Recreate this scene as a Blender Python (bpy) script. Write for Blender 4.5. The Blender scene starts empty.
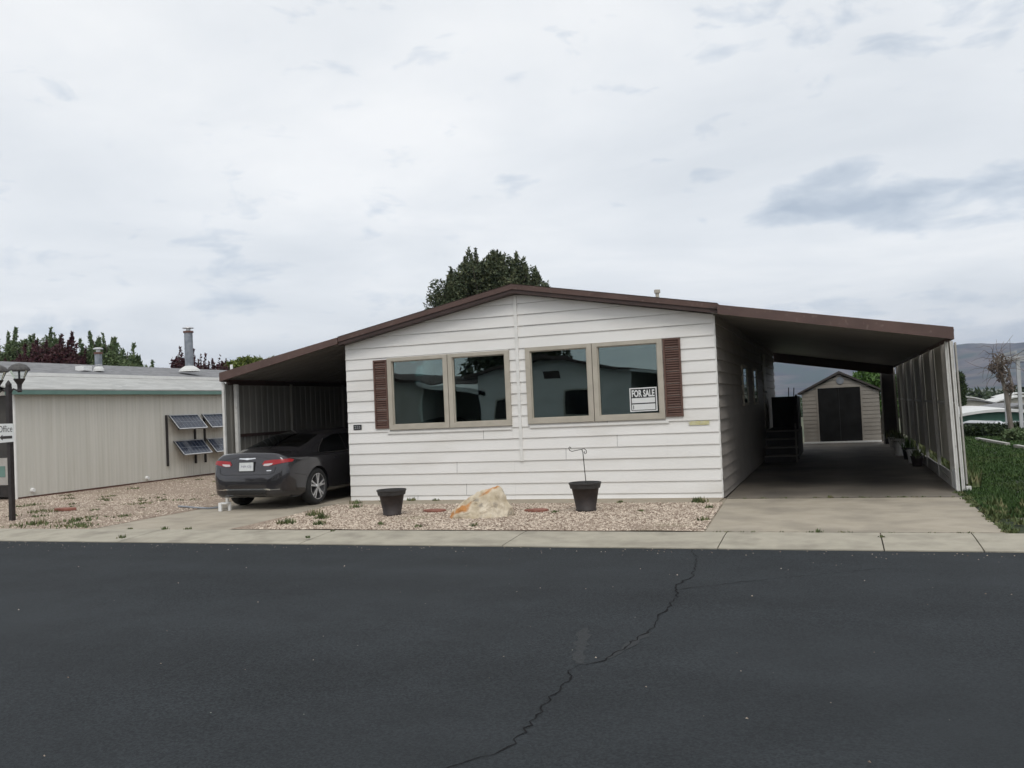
import bpy, bmesh, math, random
from math import sin, cos, pi, radians, sqrt, atan2
from mathutils import Vector, Matrix, noise
from mathutils.bvhtree import BVHTree
random.seed(7)
scene = bpy.context.scene
COL = scene.collection
ORG = {}

# ------------------------------------------------------------------ materials
def nodes_of(m):
    m.use_nodes = True
    nt = m.node_tree
    return nt, nt.nodes, nt.links

def M(name, c1, c2=None, scale=4.0, rough=0.6, bump=0.0, bscale=None, metal=0.0, spec=0.5,
      stretch=(1, 1, 1), detail=4, lo=0.35, hi=0.65, c3=None, s3=1.0, coat=0.0, voronoi=False, t3=(0.5, 0.7), pos=False, sub=None):
    m = bpy.data.materials.new(name)
    nt, N, L = nodes_of(m)
    b = N['Principled BSDF']
    b.inputs['Roughness'].default_value = rough
    b.inputs['Metallic'].default_value = metal
    b.inputs['Specular IOR Level'].default_value = spec
    b.inputs['Coat Weight'].default_value = coat
    b.inputs['Coat Roughness'].default_value = 0.06
    b.inputs['Base Color'].default_value = (*c1, 1)
    if pos:
        g = N.new('ShaderNodeNewGeometry'); src = g.outputs['Position']
    else:
        tc = N.new('ShaderNodeTexCoord'); src = tc.outputs['Object']
    mp = N.new('ShaderNodeMapping'); mp.inputs['Scale'].default_value = stretch
    L.new(src, mp.inputs['Vector'])
    col = None
    if c2 is not None:
        if voronoi:
            t = N.new('ShaderNodeTexVoronoi'); t.inputs['Scale'].default_value = scale
            sep = N.new('ShaderNodeSeparateColor'); L.new(t.outputs['Color'], sep.inputs[0]); fac = sep.outputs[0]
        else:
            t = N.new('ShaderNodeTexNoise'); t.inputs['Scale'].default_value = scale
            t.inputs['Detail'].default_value = detail; fac = t.outputs[0]
        L.new(mp.outputs[0], t.inputs['Vector'])
        r = N.new('ShaderNodeValToRGB')
        r.color_ramp.elements[0].position = lo; r.color_ramp.elements[0].color = (*c1, 1)
        r.color_ramp.elements[1].position = hi; r.color_ramp.elements[1].color = (*c2, 1)
        L.new(fac, r.inputs[0]); col = r.outputs[0]
    if c3 is not None:
        t = N.new('ShaderNodeTexNoise'); t.inputs['Scale'].default_value = s3; t.inputs['Detail'].default_value = 5
        L.new(mp.outputs[0], t.inputs['Vector'])
        r = N.new('ShaderNodeValToRGB')
        r.color_ramp.elements[0].position = t3[0]; r.color_ramp.elements[0].color = (0, 0, 0, 1)
        r.color_ramp.elements[1].position = t3[1]; r.color_ramp.elements[1].color = (1, 1, 1, 1)
        L.new(t.outputs[0], r.inputs[0])
        mx = N.new('ShaderNodeMix'); mx.data_type = 'RGBA'
        L.new(r.outputs[0], mx.inputs[0])
        if col is not None: L.new(col, mx.inputs[6])
        else: mx.inputs[6].default_value = (*c1, 1)
        mx.inputs[7].default_value = (*c3, 1)
        col = mx.outputs[2]
    if col is not None: L.new(col, b.inputs['Base Color'])
    if bump:
        t = N.new('ShaderNodeTexNoise'); t.inputs['Scale'].default_value = bscale or scale
        t.inputs['Detail'].default_value = 3
        L.new(mp.outputs[0], t.inputs['Vector'])
        bp = N.new('ShaderNodeBump'); bp.inputs['Strength'].default_value = bump; bp.inputs['Distance'].default_value = 0.02
        L.new(t.outputs[0], bp.inputs['Height']); L.new(bp.outputs[0], b.inputs['Normal'])
    return m

def glass_mat(name, tint=(0.35, 0.42, 0.42), ior=2.3, gl=(0.80, 0.97, 0.97)):
    m = bpy.data.materials.new(name)
    nt, N, L = nodes_of(m)
    N.remove(N['Principled BSDF'])
    out = N['Material Output']
    tr = N.new('ShaderNodeBsdfTransparent'); tr.inputs[0].default_value = (*tint, 1)
    g = N.new('ShaderNodeBsdfGlossy'); g.inputs['Roughness'].default_value = 0.012; g.inputs[0].default_value = (*gl, 1)
    f = N.new('ShaderNodeFresnel'); f.inputs[0].default_value = ior
    tcn = N.new('ShaderNodeTexCoord'); t = N.new('ShaderNodeTexNoise'); t.inputs['Scale'].default_value = 1.3; t.inputs['Detail'].default_value = 1
    bp = N.new('ShaderNodeBump'); bp.inputs['Strength'].default_value = 0.12; bp.inputs['Distance'].default_value = 0.03
    L.new(tcn.outputs['Object'], t.inputs[0]); L.new(t.outputs[0], bp.inputs['Height']); L.new(bp.outputs[0], g.inputs['Normal'])
    mx = N.new('ShaderNodeMixShader'); L.new(f.outputs[0], mx.inputs[0]); L.new(tr.outputs[0], mx.inputs[1]); L.new(g.outputs[0], mx.inputs[2])
    L.new(mx.outputs[0], out.inputs[0])
    return m

def leaf_mat(name, ca, cb, cc=None, scale=1.2):
    m = M(name, ca, cb, scale=scale, rough=0.6, spec=0.25, lo=0.3, hi=0.7, c3=cc, s3=5.0, t3=(.45, .65))
    return m

W = {}
W['siding'] = M('siding_white', (.79, .775, .745), (.84, .825, .80), scale=1.6, rough=.55, bump=.12, bscale=60, stretch=(.35, 1, 1.5), c3=(.69, .665, .62), s3=1.3, t3=(.52, .80))
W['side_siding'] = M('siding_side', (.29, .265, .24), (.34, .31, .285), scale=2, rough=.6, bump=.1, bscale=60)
W['trimwhite'] = M('trim_white', (.74, .73, .70), (.80, .79, .76), scale=6, rough=.5)
W['brown'] = M('fascia_brown', (.092, .054, .045), (.118, .070, .058), scale=3, rough=.55, c3=(.17, .12, .10), s3=14, t3=(.6, .75))
W['darkbrown'] = M('soffit_brown', (.045, .026, .022), (.06, .035, .03), scale=4, rough=.6)
W['shutter'] = M('shutter_brown', (.105, .054, .040), (.13, .068, .050), scale=9, rough=.6)
W['shingle'] = M('shingle_brown', (.07, .05, .045), (.12, .09, .08), scale=40, rough=.9, bump=.5, bscale=60)
W['beige'] = M('frame_beige', (.42, .385, .32), (.48, .44, .37), scale=5, rough=.5)
W['glass'] = glass_mat('window_glass')
W['carglass'] = glass_mat('car_glass', tint=(.06, .07, .07), ior=1.6, gl=(.9, .95, 1))
W['lampglass'] = glass_mat('lantern_glass', tint=(.9, .92, .92), ior=1.35)
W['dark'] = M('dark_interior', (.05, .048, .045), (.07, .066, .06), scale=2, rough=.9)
W['soffit'] = M('carport_soffit', (.22, .205, .185), (.26, .24, .22), scale=1.2, rough=.5, c3=(.20, .185, .165), s3=.8, t3=(.5, .8))
W['metalpanel'] = M('wall_panel_beige', (.36, .34, .28), (.41, .385, .32), scale=1.5, rough=.5, c3=(.33, .30, .24), s3=2.5, t3=(.55, .8))
W['greypanel'] = M('wall_panel_grey', (.19, .18, .16), (.24, .225, .20), scale=1.5, rough=.6, stretch=(1, 1, .3))
W['postwhite'] = M('post_white', (.62, .61, .58), (.72, .71, .68), scale=7, rough=.45, c3=(.42, .40, .37), s3=9, t3=(.6, .8))
W['postgrey'] = M('post_grey', (.38, .36, .33), (.45, .43, .40), scale=7, rough=.5)
def asphalt():
    m = M('asphalt', (.0135, .0163, .0188), (.0385, .0445, .0492), scale=70, rough=.88, bump=.6, bscale=160, c3=(.034, .039, .043), s3=.30, t3=(.35, .75), spec=.25, lo=.36, hi=.64, detail=6)
    nt, N, L = nodes_of(m); b = N['Principled BSDF']
    # fine pale aggregate flecks
    src = b.inputs['Base Color'].links[0].from_socket
    v = N.new('ShaderNodeTexVoronoi'); v.inputs['Scale'].default_value = 9.0
    tc = N.new('ShaderNodeTexCoord'); L.new(tc.outputs['Object'], v.inputs['Vector'])
    r = N.new('ShaderNodeValToRGB'); r.color_ramp.elements[0].position = .035; r.color_ramp.elements[0].color = (1, 1, 1, 1)
    r.color_ramp.elements[1].position = .05; r.color_ramp.elements[1].color = (0, 0, 0, 1)
    L.new(v.outputs['Distance'], r.inputs[0])
    v2 = N.new('ShaderNodeSeparateColor'); L.new(v.outputs['Color'], v2.inputs[0])
    mt = N.new('ShaderNodeMath'); mt.operation = 'GREATER_THAN'; mt.inputs[1].default_value = .93; L.new(v2.outputs[0], mt.inputs[0])
    mu = N.new('ShaderNodeMath'); mu.operation = 'MULTIPLY'; L.new(mt.outputs[0], mu.inputs[0]); L.new(r.outputs[0], mu.inputs[1])
    mx = N.new('ShaderNodeMix'); mx.data_type = 'RGBA'; L.new(mu.outputs[0], mx.inputs[0]); L.new(src, mx.inputs[6])
    mx.inputs[7].default_value = (.35, .34, .28, 1)
    # long faint wear bands along the driving direction, and blotches of older sealer
    mp = N.new('ShaderNodeMapping'); mp.inputs['Scale'].default_value = (.06, 1.1, 1); L.new(tc.outputs['Object'], mp.inputs[0])
    t = N.new('ShaderNodeTexNoise'); t.inputs['Scale'].default_value = 1.0; t.inputs['Detail'].default_value = 5; L.new(mp.outputs[0], t.inputs[0])
    t2 = N.new('ShaderNodeTexNoise'); t2.inputs['Scale'].default_value = 1.7; t2.inputs['Detail'].default_value = 8; L.new(tc.outputs['Object'], t2.inputs[0])
    ad = N.new('ShaderNodeMath'); ad.operation = 'ADD'; L.new(t.outputs[0], ad.inputs[0]); L.new(t2.outputs[0], ad.inputs[1])
    mr = N.new('ShaderNodeMapRange'); mr.inputs[1].default_value = .75; mr.inputs[2].default_value = 1.25; mr.inputs[3].default_value = .86; mr.inputs[4].default_value = 1.14; L.new(ad.outputs[0], mr.inputs[0])
    m3 = N.new('ShaderNodeMix'); m3.data_type = 'RGBA'; m3.blend_type = 'MULTIPLY'; m3.inputs[0].default_value = 1; L.new(mx.outputs[2], m3.inputs[6]); L.new(mr.outputs[0], m3.inputs[7])
    L.new(m3.outputs[2], b.inputs['Base Color'])
    return m
W['asphalt'] = asphalt()
W['crack'] = M('crack_dark', (.010, .010, .011), (.02, .02, .021), scale=30, rough=.95, spec=.1)
W['smudge'] = M('asphalt_smudge', (.011, .0132, .0150), (.024, .028, .031), scale=70, rough=.8, bump=.4, bscale=200)
W['concrete'] = M('concrete', (.36, .315, .245), (.41, .36, .285), scale=3, rough=.85, bump=.25, bscale=90, c3=(.25, .22, .175), s3=1.4, t3=(.45, .75))
W['kerb'] = M('kerb_concrete', (.36, .33, .265), (.41, .375, .30), scale=5, rough=.85, bump=.3, bscale=80, c3=(.25, .225, .18), s3=2.2, t3=(.48, .75))
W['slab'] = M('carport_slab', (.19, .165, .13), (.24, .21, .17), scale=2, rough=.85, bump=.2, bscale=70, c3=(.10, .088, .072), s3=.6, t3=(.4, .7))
def slab_stains_and_shade(m):
    # tyre-track and oil staining along the two wheel lines, broadened to paint in the carport's shade
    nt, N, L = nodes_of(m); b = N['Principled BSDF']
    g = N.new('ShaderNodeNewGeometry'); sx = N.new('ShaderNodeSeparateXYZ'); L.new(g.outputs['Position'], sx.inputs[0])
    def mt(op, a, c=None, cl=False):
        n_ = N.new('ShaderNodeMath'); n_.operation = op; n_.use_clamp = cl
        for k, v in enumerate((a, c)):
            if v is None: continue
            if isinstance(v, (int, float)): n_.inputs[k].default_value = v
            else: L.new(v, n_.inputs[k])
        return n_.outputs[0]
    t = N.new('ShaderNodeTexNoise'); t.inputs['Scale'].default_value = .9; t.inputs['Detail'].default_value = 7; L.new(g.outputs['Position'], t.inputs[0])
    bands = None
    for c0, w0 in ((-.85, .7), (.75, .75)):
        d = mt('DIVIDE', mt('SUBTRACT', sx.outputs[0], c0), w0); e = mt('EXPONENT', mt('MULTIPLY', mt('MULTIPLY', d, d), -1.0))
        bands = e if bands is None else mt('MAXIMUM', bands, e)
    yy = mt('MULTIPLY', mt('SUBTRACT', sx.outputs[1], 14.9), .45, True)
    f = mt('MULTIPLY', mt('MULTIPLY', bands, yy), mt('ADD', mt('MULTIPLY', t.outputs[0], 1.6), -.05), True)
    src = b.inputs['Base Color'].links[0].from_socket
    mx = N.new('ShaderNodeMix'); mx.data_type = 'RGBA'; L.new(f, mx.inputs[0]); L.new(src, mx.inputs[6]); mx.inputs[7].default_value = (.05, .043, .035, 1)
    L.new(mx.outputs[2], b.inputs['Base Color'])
slab_stains_and_shade(W['slab'])
W['joint'] = M('joint_dark', (.07, .065, .05), (.12, .105, .08), scale=20, rough=.95)
W['dirt'] = M('sandy_soil', (.31, .265, .20), (.36, .31, .24), scale=5, rough=.95, bump=.4, bscale=60)
W['gravel'] = M('gravel_bed', (.18, .125, .09), (.46, .37, .29), scale=42, rough=.95, bump=.9, bscale=50, voronoi=True, lo=.0, hi=1.0, c3=(.30, .26, .17), s3=.7, t3=(.55, .75))
W['pebble'] = M('pebbles', (.17, .115, .083), (.70, .60, .49), scale=34, rough=.85, voronoi=True, lo=.05, hi=.95)
W['lawn'] = M('lawn_ground', (.016, .026, .009), (.030, .045, .015), scale=12, rough=.95, c3=(.07, .06, .03), s3=.5, t3=(.6, .8))
W['grassblade'] = M('grass_blades', (.028, .062, .014), (.058, .108, .026), scale=3, rough=.7, spec=.3, c3=(.10, .12, .04), s3=.9, t3=(.55, .8))
W['weed'] = M('weed_leaves', (.06, .09, .03), (.12, .145, .055), scale=9, rough=.7, spec=.3, c3=(.24, .21, .11), s3=5)
W['terrain'] = M('terrain_grass', (.05, .065, .03), (.09, .095, .05), scale=.05, rough=.95, c3=(.13, .115, .075), s3=.02)
W['mountain'] = M('mountain', (.030, .028, .028), (.165, .125, .105), scale=.012, rough=1, detail=10, c3=(.028, .048, .026), s3=.006, t3=(.46, .58), spec=0, stretch=(1, 1, 2.5), lo=.38, hi=.62)
W['t111'] = M('siding_tan', (.60, .585, .525), (.66, .64, .58), scale=1.1, rough=.7, stretch=(1, 9, .25), c3=(.53, .51, .44), s3=1.2, t3=(.5, .85))
W['teal'] = M('fascia_teal', (.12, .22, .19), (.15, .26, .225), scale=2, rough=.5)
W['roofgrey'] = M('shingle_grey', (.15, .15, .155), (.25, .25, .255), scale=14, rough=.9, voronoi=True, lo=0, hi=1, stretch=(1, .35, 1))
W['rooflight'] = M('shingle_pale', (.36, .36, .345), (.47, .47, .45), scale=9, rough=.85, voronoi=True, lo=0, hi=1, stretch=(1, .3, 1))
W['white'] = M('white_paint', (.78, .78, .77), (.82, .82, .81), scale=8, rough=.4)
W['black'] = M('black_paint', (.012, .012, .013), (.02, .02, .021), scale=8, rough=.45)
W['galv'] = M('galvanised_pipe', (.20, .22, .25), (.30, .32, .35), scale=6, rough=.45, metal=.3)
W['rust'] = M('rusty_collar', (.10, .045, .035), (.15, .08, .06), scale=20, rough=.8)
W['lampblack'] = M('lamp_black', (.022, .017, .017), (.035, .028, .027), scale=14, rough=.5)
W['lampcap'] = M('lamp_cap', (.055, .05, .05), (.10, .095, .09), scale=18, rough=.7)
W['solar'] = M('solar_cells', (.020, .026, .045), (.04, .05, .075), scale=9, rough=.15, voronoi=True, lo=0, hi=1)
W['alu'] = M('aluminium', (.55, .55, .55), (.62, .62, .62), scale=10, rough=.35, metal=.6)
W['pot'] = M('pot_plastic', (.022, .016, .015), (.036, .027, .024), scale=7, rough=.6, bump=.1, bscale=30)
W['potrim'] = M('pot_rim', (.032, .030, .029), (.05, .047, .045), scale=9, rough=.6)
W['soil'] = M('pot_soil', (.05, .05, .055), (.09, .09, .09), scale=30, rough=.95)
W['wire'] = M('wire', (.03, .03, .028), (.05, .05, .045), scale=20, rough=.6)
W['rock'] = M('boulder_quartz', (.50, .44, .34), (.70, .66, .58), scale=5, rough=.85, bump=.6, bscale=14, c3=(.42, .19, .055), s3=3.2, t3=(.50, .62))
def rockstain(m):
    nt, N, L = nodes_of(m); b = N['Principled BSDF']
    tc = N.new('ShaderNodeTexCoord'); sx = N.new('ShaderNodeSeparateXYZ'); L.new(tc.outputs['Object'], sx.inputs[0])
    t = N.new('ShaderNodeTexNoise'); t.inputs['Scale'].default_value = 4.5; t.inputs['Detail'].default_value = 6; L.new(tc.outputs['Object'], t.inputs[0])
    # rust vein: a slanting band, broken up by noise
    m1 = N.new('ShaderNodeMath'); m1.operation = 'MULTIPLY_ADD'; L.new(sx.outputs[0], m1.inputs[0]); m1.inputs[1].default_value = -.62; L.new(sx.outputs[2], m1.inputs[2])
    m2 = N.new('ShaderNodeMath'); m2.operation = 'SUBTRACT'; L.new(m1.outputs[0], m2.inputs[0]); m2.inputs[1].default_value = .33
    m3 = N.new('ShaderNodeMath'); m3.operation = 'ABSOLUTE'; L.new(m2.outputs[0], m3.inputs[0])
    m4 = N.new('ShaderNodeMath'); m4.operation = 'MULTIPLY_ADD'; L.new(m3.outputs[0], m4.inputs[0]); m4.inputs[1].default_value = -1.5; L.new(t.outputs[0], m4.inputs[2])
    r = N.new('ShaderNodeValToRGB'); r.color_ramp.elements[0].position = .40; r.color_ramp.elements[0].color = (0, 0, 0, 1); r.color_ramp.elements[1].position = .52; r.color_ramp.elements[1].color = (1, 1, 1, 1)
    L.new(m4.outputs[0], r.inputs[0])
    src = b.inputs['Base Color'].links[0].from_socket
    mx = N.new('ShaderNodeMix'); mx.data_type = 'RGBA'; L.new(r.outputs[0], mx.inputs[0]); L.new(src, mx.inputs[6]); mx.inputs[7].default_value = (.50, .23, .075, 1)
    L.new(mx.outputs[2], b.inputs['Base Color']); return m
W['rock'] = rockstain(M('boulder_quartz', (.46, .38, .26), (.70, .62, .49), scale=5, rough=.85, bump=.7, bscale=16, c3=(.33, .29, .24), s3=7, t3=(.58, .7)))
W['paver'] = M('red_stone', (.22, .085, .06), (.30, .13, .095), scale=12, rough=.9, bump=.3, bscale=40)
W['signwhite'] = M('sign_white', (.70, .71, .70), (.75, .76, .75), scale=6, rough=.4)
W['yellow'] = M('sticker_yellow', (.52, .47, .20), (.60, .57, .36), scale=16, rough=.6, c3=(.55, .54, .50), s3=12, t3=(.5, .6))
W['paint'] = M('car_paint', (.034, .032, .036), (.037, .035, .039), scale=3, rough=.25, metal=.6, coat=1.0)
W['carplastic'] = M('car_plastic', (.015, .015, .016), (.02, .02, .021), scale=9, rough=.5)
W['tyre'] = M('tyre_rubber', (.012, .012, .012), (.02, .02, .02), scale=12, rough=.85)
W['rim'] = M('alloy_rim', (.55, .55, .56), (.62, .62, .63), scale=8, rough=.25, metal=.85)
W['chrome'] = M('chrome', (.75, .75, .76), (.8, .8, .8), scale=4, rough=.12, metal=1.0)
W['tail'] = M('tail_lens_red', (.30, .005, .009), (.36, .008, .012), scale=12, rough=.25, coat=.2)
W['taildark'] = M('tail_lens_dark', (.20, .006, .01), (.26, .01, .012), scale=12, rough=.15, coat=.6)
W['tailwhite'] = M('tail_lens_clear', (.55, .50, .50), (.65, .60, .60), scale=12, rough=.12, coat=.6)
W['plate'] = M('plate_face', (.58, .60, .60), (.66, .68, .67), scale=20, rough=.4)
W['plateink'] = M('plate_ink', (.20, .19, .27), (.26, .25, .33), scale=20, rough=.5)
W['wood'] = M('steps_wood', (.13, .12, .105), (.19, .175, .155), scale=6, rough=.8, stretch=(.3, 1, 1))
W['darkwood'] = M('dark_stained_wood', (.022, .019, .018), (.035, .03, .028), scale=6, rough=.8)
W['shed'] = M('shed_resin', (.25, .225, .195), (.29, .265, .23), scale=3, rough=.6)
W['sheddoor'] = M('shed_door', (.010, .010, .010), (.016, .016, .016), scale=3, rough=.8, spec=.1)
W['shedroof'] = M('shed_roof', (.045, .04, .038), (.07, .06, .055), scale=20, rough=.85)
W['bark'] = M('bark', (.07, .055, .045), (.13, .11, .09), scale=10, rough=.95, bump=.5, bscale=20, stretch=(1, 1, .3))
W['bark2'] = M('bark_pale', (.15, .13, .105), (.24, .21, .18), scale=10, rough=.95, bump=.5, bscale=20, stretch=(1, 1, .3))
W['juniper'] = leaf_mat('leaves_juniper', (.036, .052, .030), (.082, .105, .056), (.12, .13, .065))
W['plum'] = leaf_mat('leaves_plum', (.045, .014, .020), (.080, .026, .034), (.060, .034, .028))
W['greenleaf'] = leaf_mat('leaves_green', (.07, .11, .05), (.12, .17, .075), (.15, .19, .09))
W['yellowgreen'] = leaf_mat('leaves_yellowgreen', (.09, .12, .02), (.16, .19, .035), (.06, .09, .02))
W['hedge'] = leaf_mat('leaves_hedge', (.014, .028, .010), (.030, .050, .016), (.04, .06, .02))
W['bright'] = leaf_mat('leaves_bright', (.05, .10, .02), (.09, .17, .035), (.06, .12, .03))
W['twig'] = M('vine_twigs', (.12, .09, .07), (.19, .15, .12), scale=10, rough=.9)
W['farroof'] = M('far_roof_white', (.62, .62, .60), (.70, .70, .68), scale=1.5, rough=.6)
W['farwall'] = M('far_wall', (.35, .33, .29), (.42, .40, .35), scale=2, rough=.8)
W['farteal'] = M('far_wall_teal', (.05, .13, .095), (.07, .16, .12), scale=2, rough=.7)
W['pergola'] = M('pergola_paint', (.45, .46, .47), (.52, .53, .54), scale=4, rough=.6)
W['silvercar'] = M('silver_paint', (.45, .46, .47), (.5, .51, .52), scale=2, rough=.3, metal=.4, coat=.6)

# ------------------------------------------------------------------ builders
class B:
    def __init__(s): s.v = []; s.f = []
    def add(s, vs, fs):
        n = len(s.v); s.v += [tuple(v) for v in vs]; s.f += [tuple(i + n for i in f) for f in fs]; return s
    def box(s, x0, x1, y0, y1, z0, z1):
        return s.hexa([(x0, y0, z0), (x1, y0, z0), (x1, y1, z0), (x0, y1, z0), (x0, y0, z1), (x1, y0, z1), (x1, y1, z1), (x0, y1, z1)])
    def hexa(s, p):
        return s.add(p, [(3, 2, 1, 0), (4, 5, 6, 7), (0, 1, 5, 4), (1, 2, 6, 5), (2, 3, 7, 6), (3, 0, 4, 7)])
    def quad(s, a, b, c, d): return s.add([a, b, c, d], [(0, 1, 2, 3)])
    def obox(s, c, ax, ay, az):  # oriented: half vectors
        c, ax, ay, az = map(Vector, (c, ax, ay, az))
        P = [c + ax * i + ay * j + az * k for k in (-1, 1) for (i, j) in ((-1, -1), (1, -1), (1, 1), (-1, 1))]
        return s.hexa(P)
    def beam(s, a, b, w, h, up=(0, 0, 1)):
        a = Vector(a); b = Vector(b); d = (b - a); u = Vector(up)
        side = d.cross(u).normalized(); u2 = side.cross(d).normalized()
        return s.obox((a + b) / 2, d / 2, side * w / 2, u2 * h / 2)
    def tube(s, pts, r, n=8, cap=True):
        pts = [Vector(p) for p in pts]; rs = r if isinstance(r, (list, tuple)) else [r] * len(pts)
        vs = []; fs = []; prev = None
        for i, p in enumerate(pts):
            d = (pts[min(i + 1, len(pts) - 1)] - pts[max(i - 1, 0)]).normalized()
            if prev is None:
                a = Vector((0, 0, 1)) if abs(d.z) < .9 else Vector((1, 0, 0)); u = d.cross(a).normalized()
            else:
                u = (prev - d * prev.dot(d)).normalized()
            prev = u; w = d.cross(u)
            for k in range(n):
                t = 2 * pi * k / n; vs.append(p + (u * cos(t) + w * sin(t)) * rs[i])
        for i in range(len(pts) - 1):
            for k in range(n):
                a = i * n + k; b_ = i * n + (k + 1) % n; fs.append((a, b_, b_ + n, a + n))
        if cap:
            fs.append(tuple(range(n))[::-1]); fs.append(tuple((len(pts) - 1) * n + k for k in range(n)))
        return s.add(vs, fs)
    def lathe(s, prof, c=(0, 0, 0), n=20, axis='z', cap=False):
        vs = []; fs = []
        for r, h in prof:
            for k in range(n):
                t = 2 * pi * k / n
                if axis == 'z': vs.append((c[0] + r * cos(t), c[1] + r * sin(t), c[2] + h))
                else: vs.append((c[0] + h, c[1] + r * cos(t), c[2] + r * sin(t)))
        for i in range(len(prof) - 1):
            for k in range(n):
                a = i * n + k; b_ = i * n + (k + 1) % n; fs.append((a, b_, b_ + n, a + n))
        if cap:
            fs.append(tuple(range(n))[::-1]); fs.append(tuple((len(prof) - 1) * n + k for k in range(n)))
        return s.add(vs, fs)
    def prism(s, poly, axis, a0, a1):
        """poly: 2D points in the two other axes, extruded along axis"""
        def P(q, a):
            return {'x': (a, q[0], q[1]), 'y': (q[0], a, q[1]), 'z': (q[0], q[1], a)}[axis]
        n = len(poly)
        return s.add([P(q, a0) for q in poly] + [P(q, a1) for q in poly],
                     [tuple(range(n)), tuple(range(2 * n - 1, n - 1, -1))] + [(i, i + n, (i + 1) % n + n, (i + 1) % n) for i in range(n)])
    def build(s, name, mat, parent=None, smooth=False, bevel=0, org=None):
        me = bpy.data.meshes.new(name)
        o0 = Vector(ORG.get(parent.name, (0, 0, 0))) if parent is not None else Vector(org or (0, 0, 0))
        me.from_pydata([tuple(Vector(v) - o0) for v in s.v], [], s.f); me.update()
        bm = bmesh.new(); bm.from_mesh(me)
        bmesh.ops.recalc_face_normals(bm, faces=bm.faces[:])
        if bevel: bmesh.ops.bevel(bm, geom=bm.edges[:], offset=bevel, segments=2, profile=.5, affect='EDGES', clamp_overlap=True)
        bm.to_mesh(me); bm.free()
        if smooth:
            for p in me.polygons: p.use_smooth = True
        me.materials.append(W[mat] if isinstance(mat, str) else mat)
        o = bpy.data.objects.new(name, me); COL.objects.link(o)
        if parent is not None:
            o.parent = parent; ORG[o.name] = tuple(o0)
        else:
            o.location = o0; ORG[o.name] = tuple(o0)
        return o

def tag(o, label=None, cat=None, group=None, kind=None):
    if label: o['label'] = label
    if cat: o['category'] = cat
    if group: o['group'] = group
    if kind: o['kind'] = kind
    return o
def thing(name, loc, label, cat, group=None):
    o = bpy.data.objects.new(name, None); COL.objects.link(o); o.location = loc; o.empty_display_size = .2
    ORG[o.name] = tuple(loc); return tag(o, label, cat, group)
def copy_tree(o, parent=None):
    c = o.copy(); COL.objects.link(c)
    if parent is not None: c.parent = parent
    for ch in list(o.children): copy_tree(ch, c)
    return c
def text_mesh(s, width, height, mat, name, parent, to_world, bold=0.0):
    """flat lettering, fitted to width x height; to_world maps (u,v) to a point"""
    cu = bpy.data.curves.new('t', 'FONT'); cu.body = s; cu.offset = bold; cu.resolution_u = 4
    to = bpy.data.objects.new('t', cu); COL.objects.link(to)
    bpy.context.view_layer.update()
    dg = bpy.context.evaluated_depsgraph_get()
    me = bpy.data.meshes.new_from_object(to.evaluated_get(dg))
    vs = [v.co.copy() for v in me.vertices]; fs = [tuple(p.vertices) for p in me.polygons]
    bpy.data.objects.remove(to); bpy.data.curves.remove(cu)
    x0 = min(v.x for v in vs); x1 = max(v.x for v in vs); y0 = min(v.y for v in vs); y1 = max(v.y for v in vs)
    b = B(); b.add([to_world((v.x - x0) / (x1 - x0) * width, (v.y - y0) / (y1 - y0) * height) for v in vs], fs)
    return b.build(name, mat, parent)

# ------------------------------------------------------------------ camera (solved from the photograph's vanishing points)
YAW, PITCH, ROLL, FPX, HC = radians(19.954), radians(1.592), radians(-2.564), 895.0, 1.6
fw = Vector((-sin(YAW) * cos(PITCH), cos(YAW) * cos(PITCH), sin(PITCH)))
r0 = Vector((cos(YAW), sin(YAW), 0)); u0 = r0.cross(fw)
rt = cos(ROLL) * r0 + sin(ROLL) * u0; up = cos(ROLL) * u0 - sin(ROLL) * r0
cam = bpy.data.cameras.new('camera'); co = bpy.data.objects.new('camera', cam); COL.objects.link(co)
mw = Matrix(((rt.x, up.x, -fw.x, 0), (rt.y, up.y, -fw.y, 0), (rt.z, up.z, -fw.z, HC), (0, 0, 0, 1)))
co.matrix_world = mw
cam.sensor_width = 36; cam.lens = FPX / 1024 * 36; cam.clip_start = .05; cam.clip_end = 30000
scene.camera = co

# ------------------------------------------------------------------ terrain, road, kerb
def sst(a, b, t):
    t = max(0, min(1, (t - a) / (b - a))); return t * t * (3 - 2 * t)
def drop(x, y): return -2.6 * sst(31, 62, y)
def grid(xs, ys, fz):
    b = B(); vs = [(x, y, fz(x, y)) for y in ys for x in xs]; n = len(xs)
    b.add(vs, [(j * n + i, j * n + i + 1, (j + 1) * n + i + 1, (j + 1) * n + i) for j in range(len(ys) - 1) for i in range(n - 1)])
    return b
def spread(lo, hi, near, k=1.35):
    a = [-near, near]; s = near * .5; x = near
    while x < hi: s *= k; x += s; a.append(min(x, hi))
    s = near * .5; x = -near
    while x > lo: s *= k; x -= s; a.append(max(x, lo))
    a += [i * 4.0 for i in range(int(-near / 4) + 1, int(near / 4))]
    return sorted(set(a))
tag(grid(spread(-9000, 9000, 60), spread(-9000, 9000, 80), lambda x, y: -.14 + drop(x, y)).build('ground', 'terrain'), kind='structure')
ZR = -.05
B().box(-400, 400, .4, 10.1, ZR - .05, ZR).build('road', 'asphalt')
tag(bpy.data.objects['road'], kind='structure')
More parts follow.
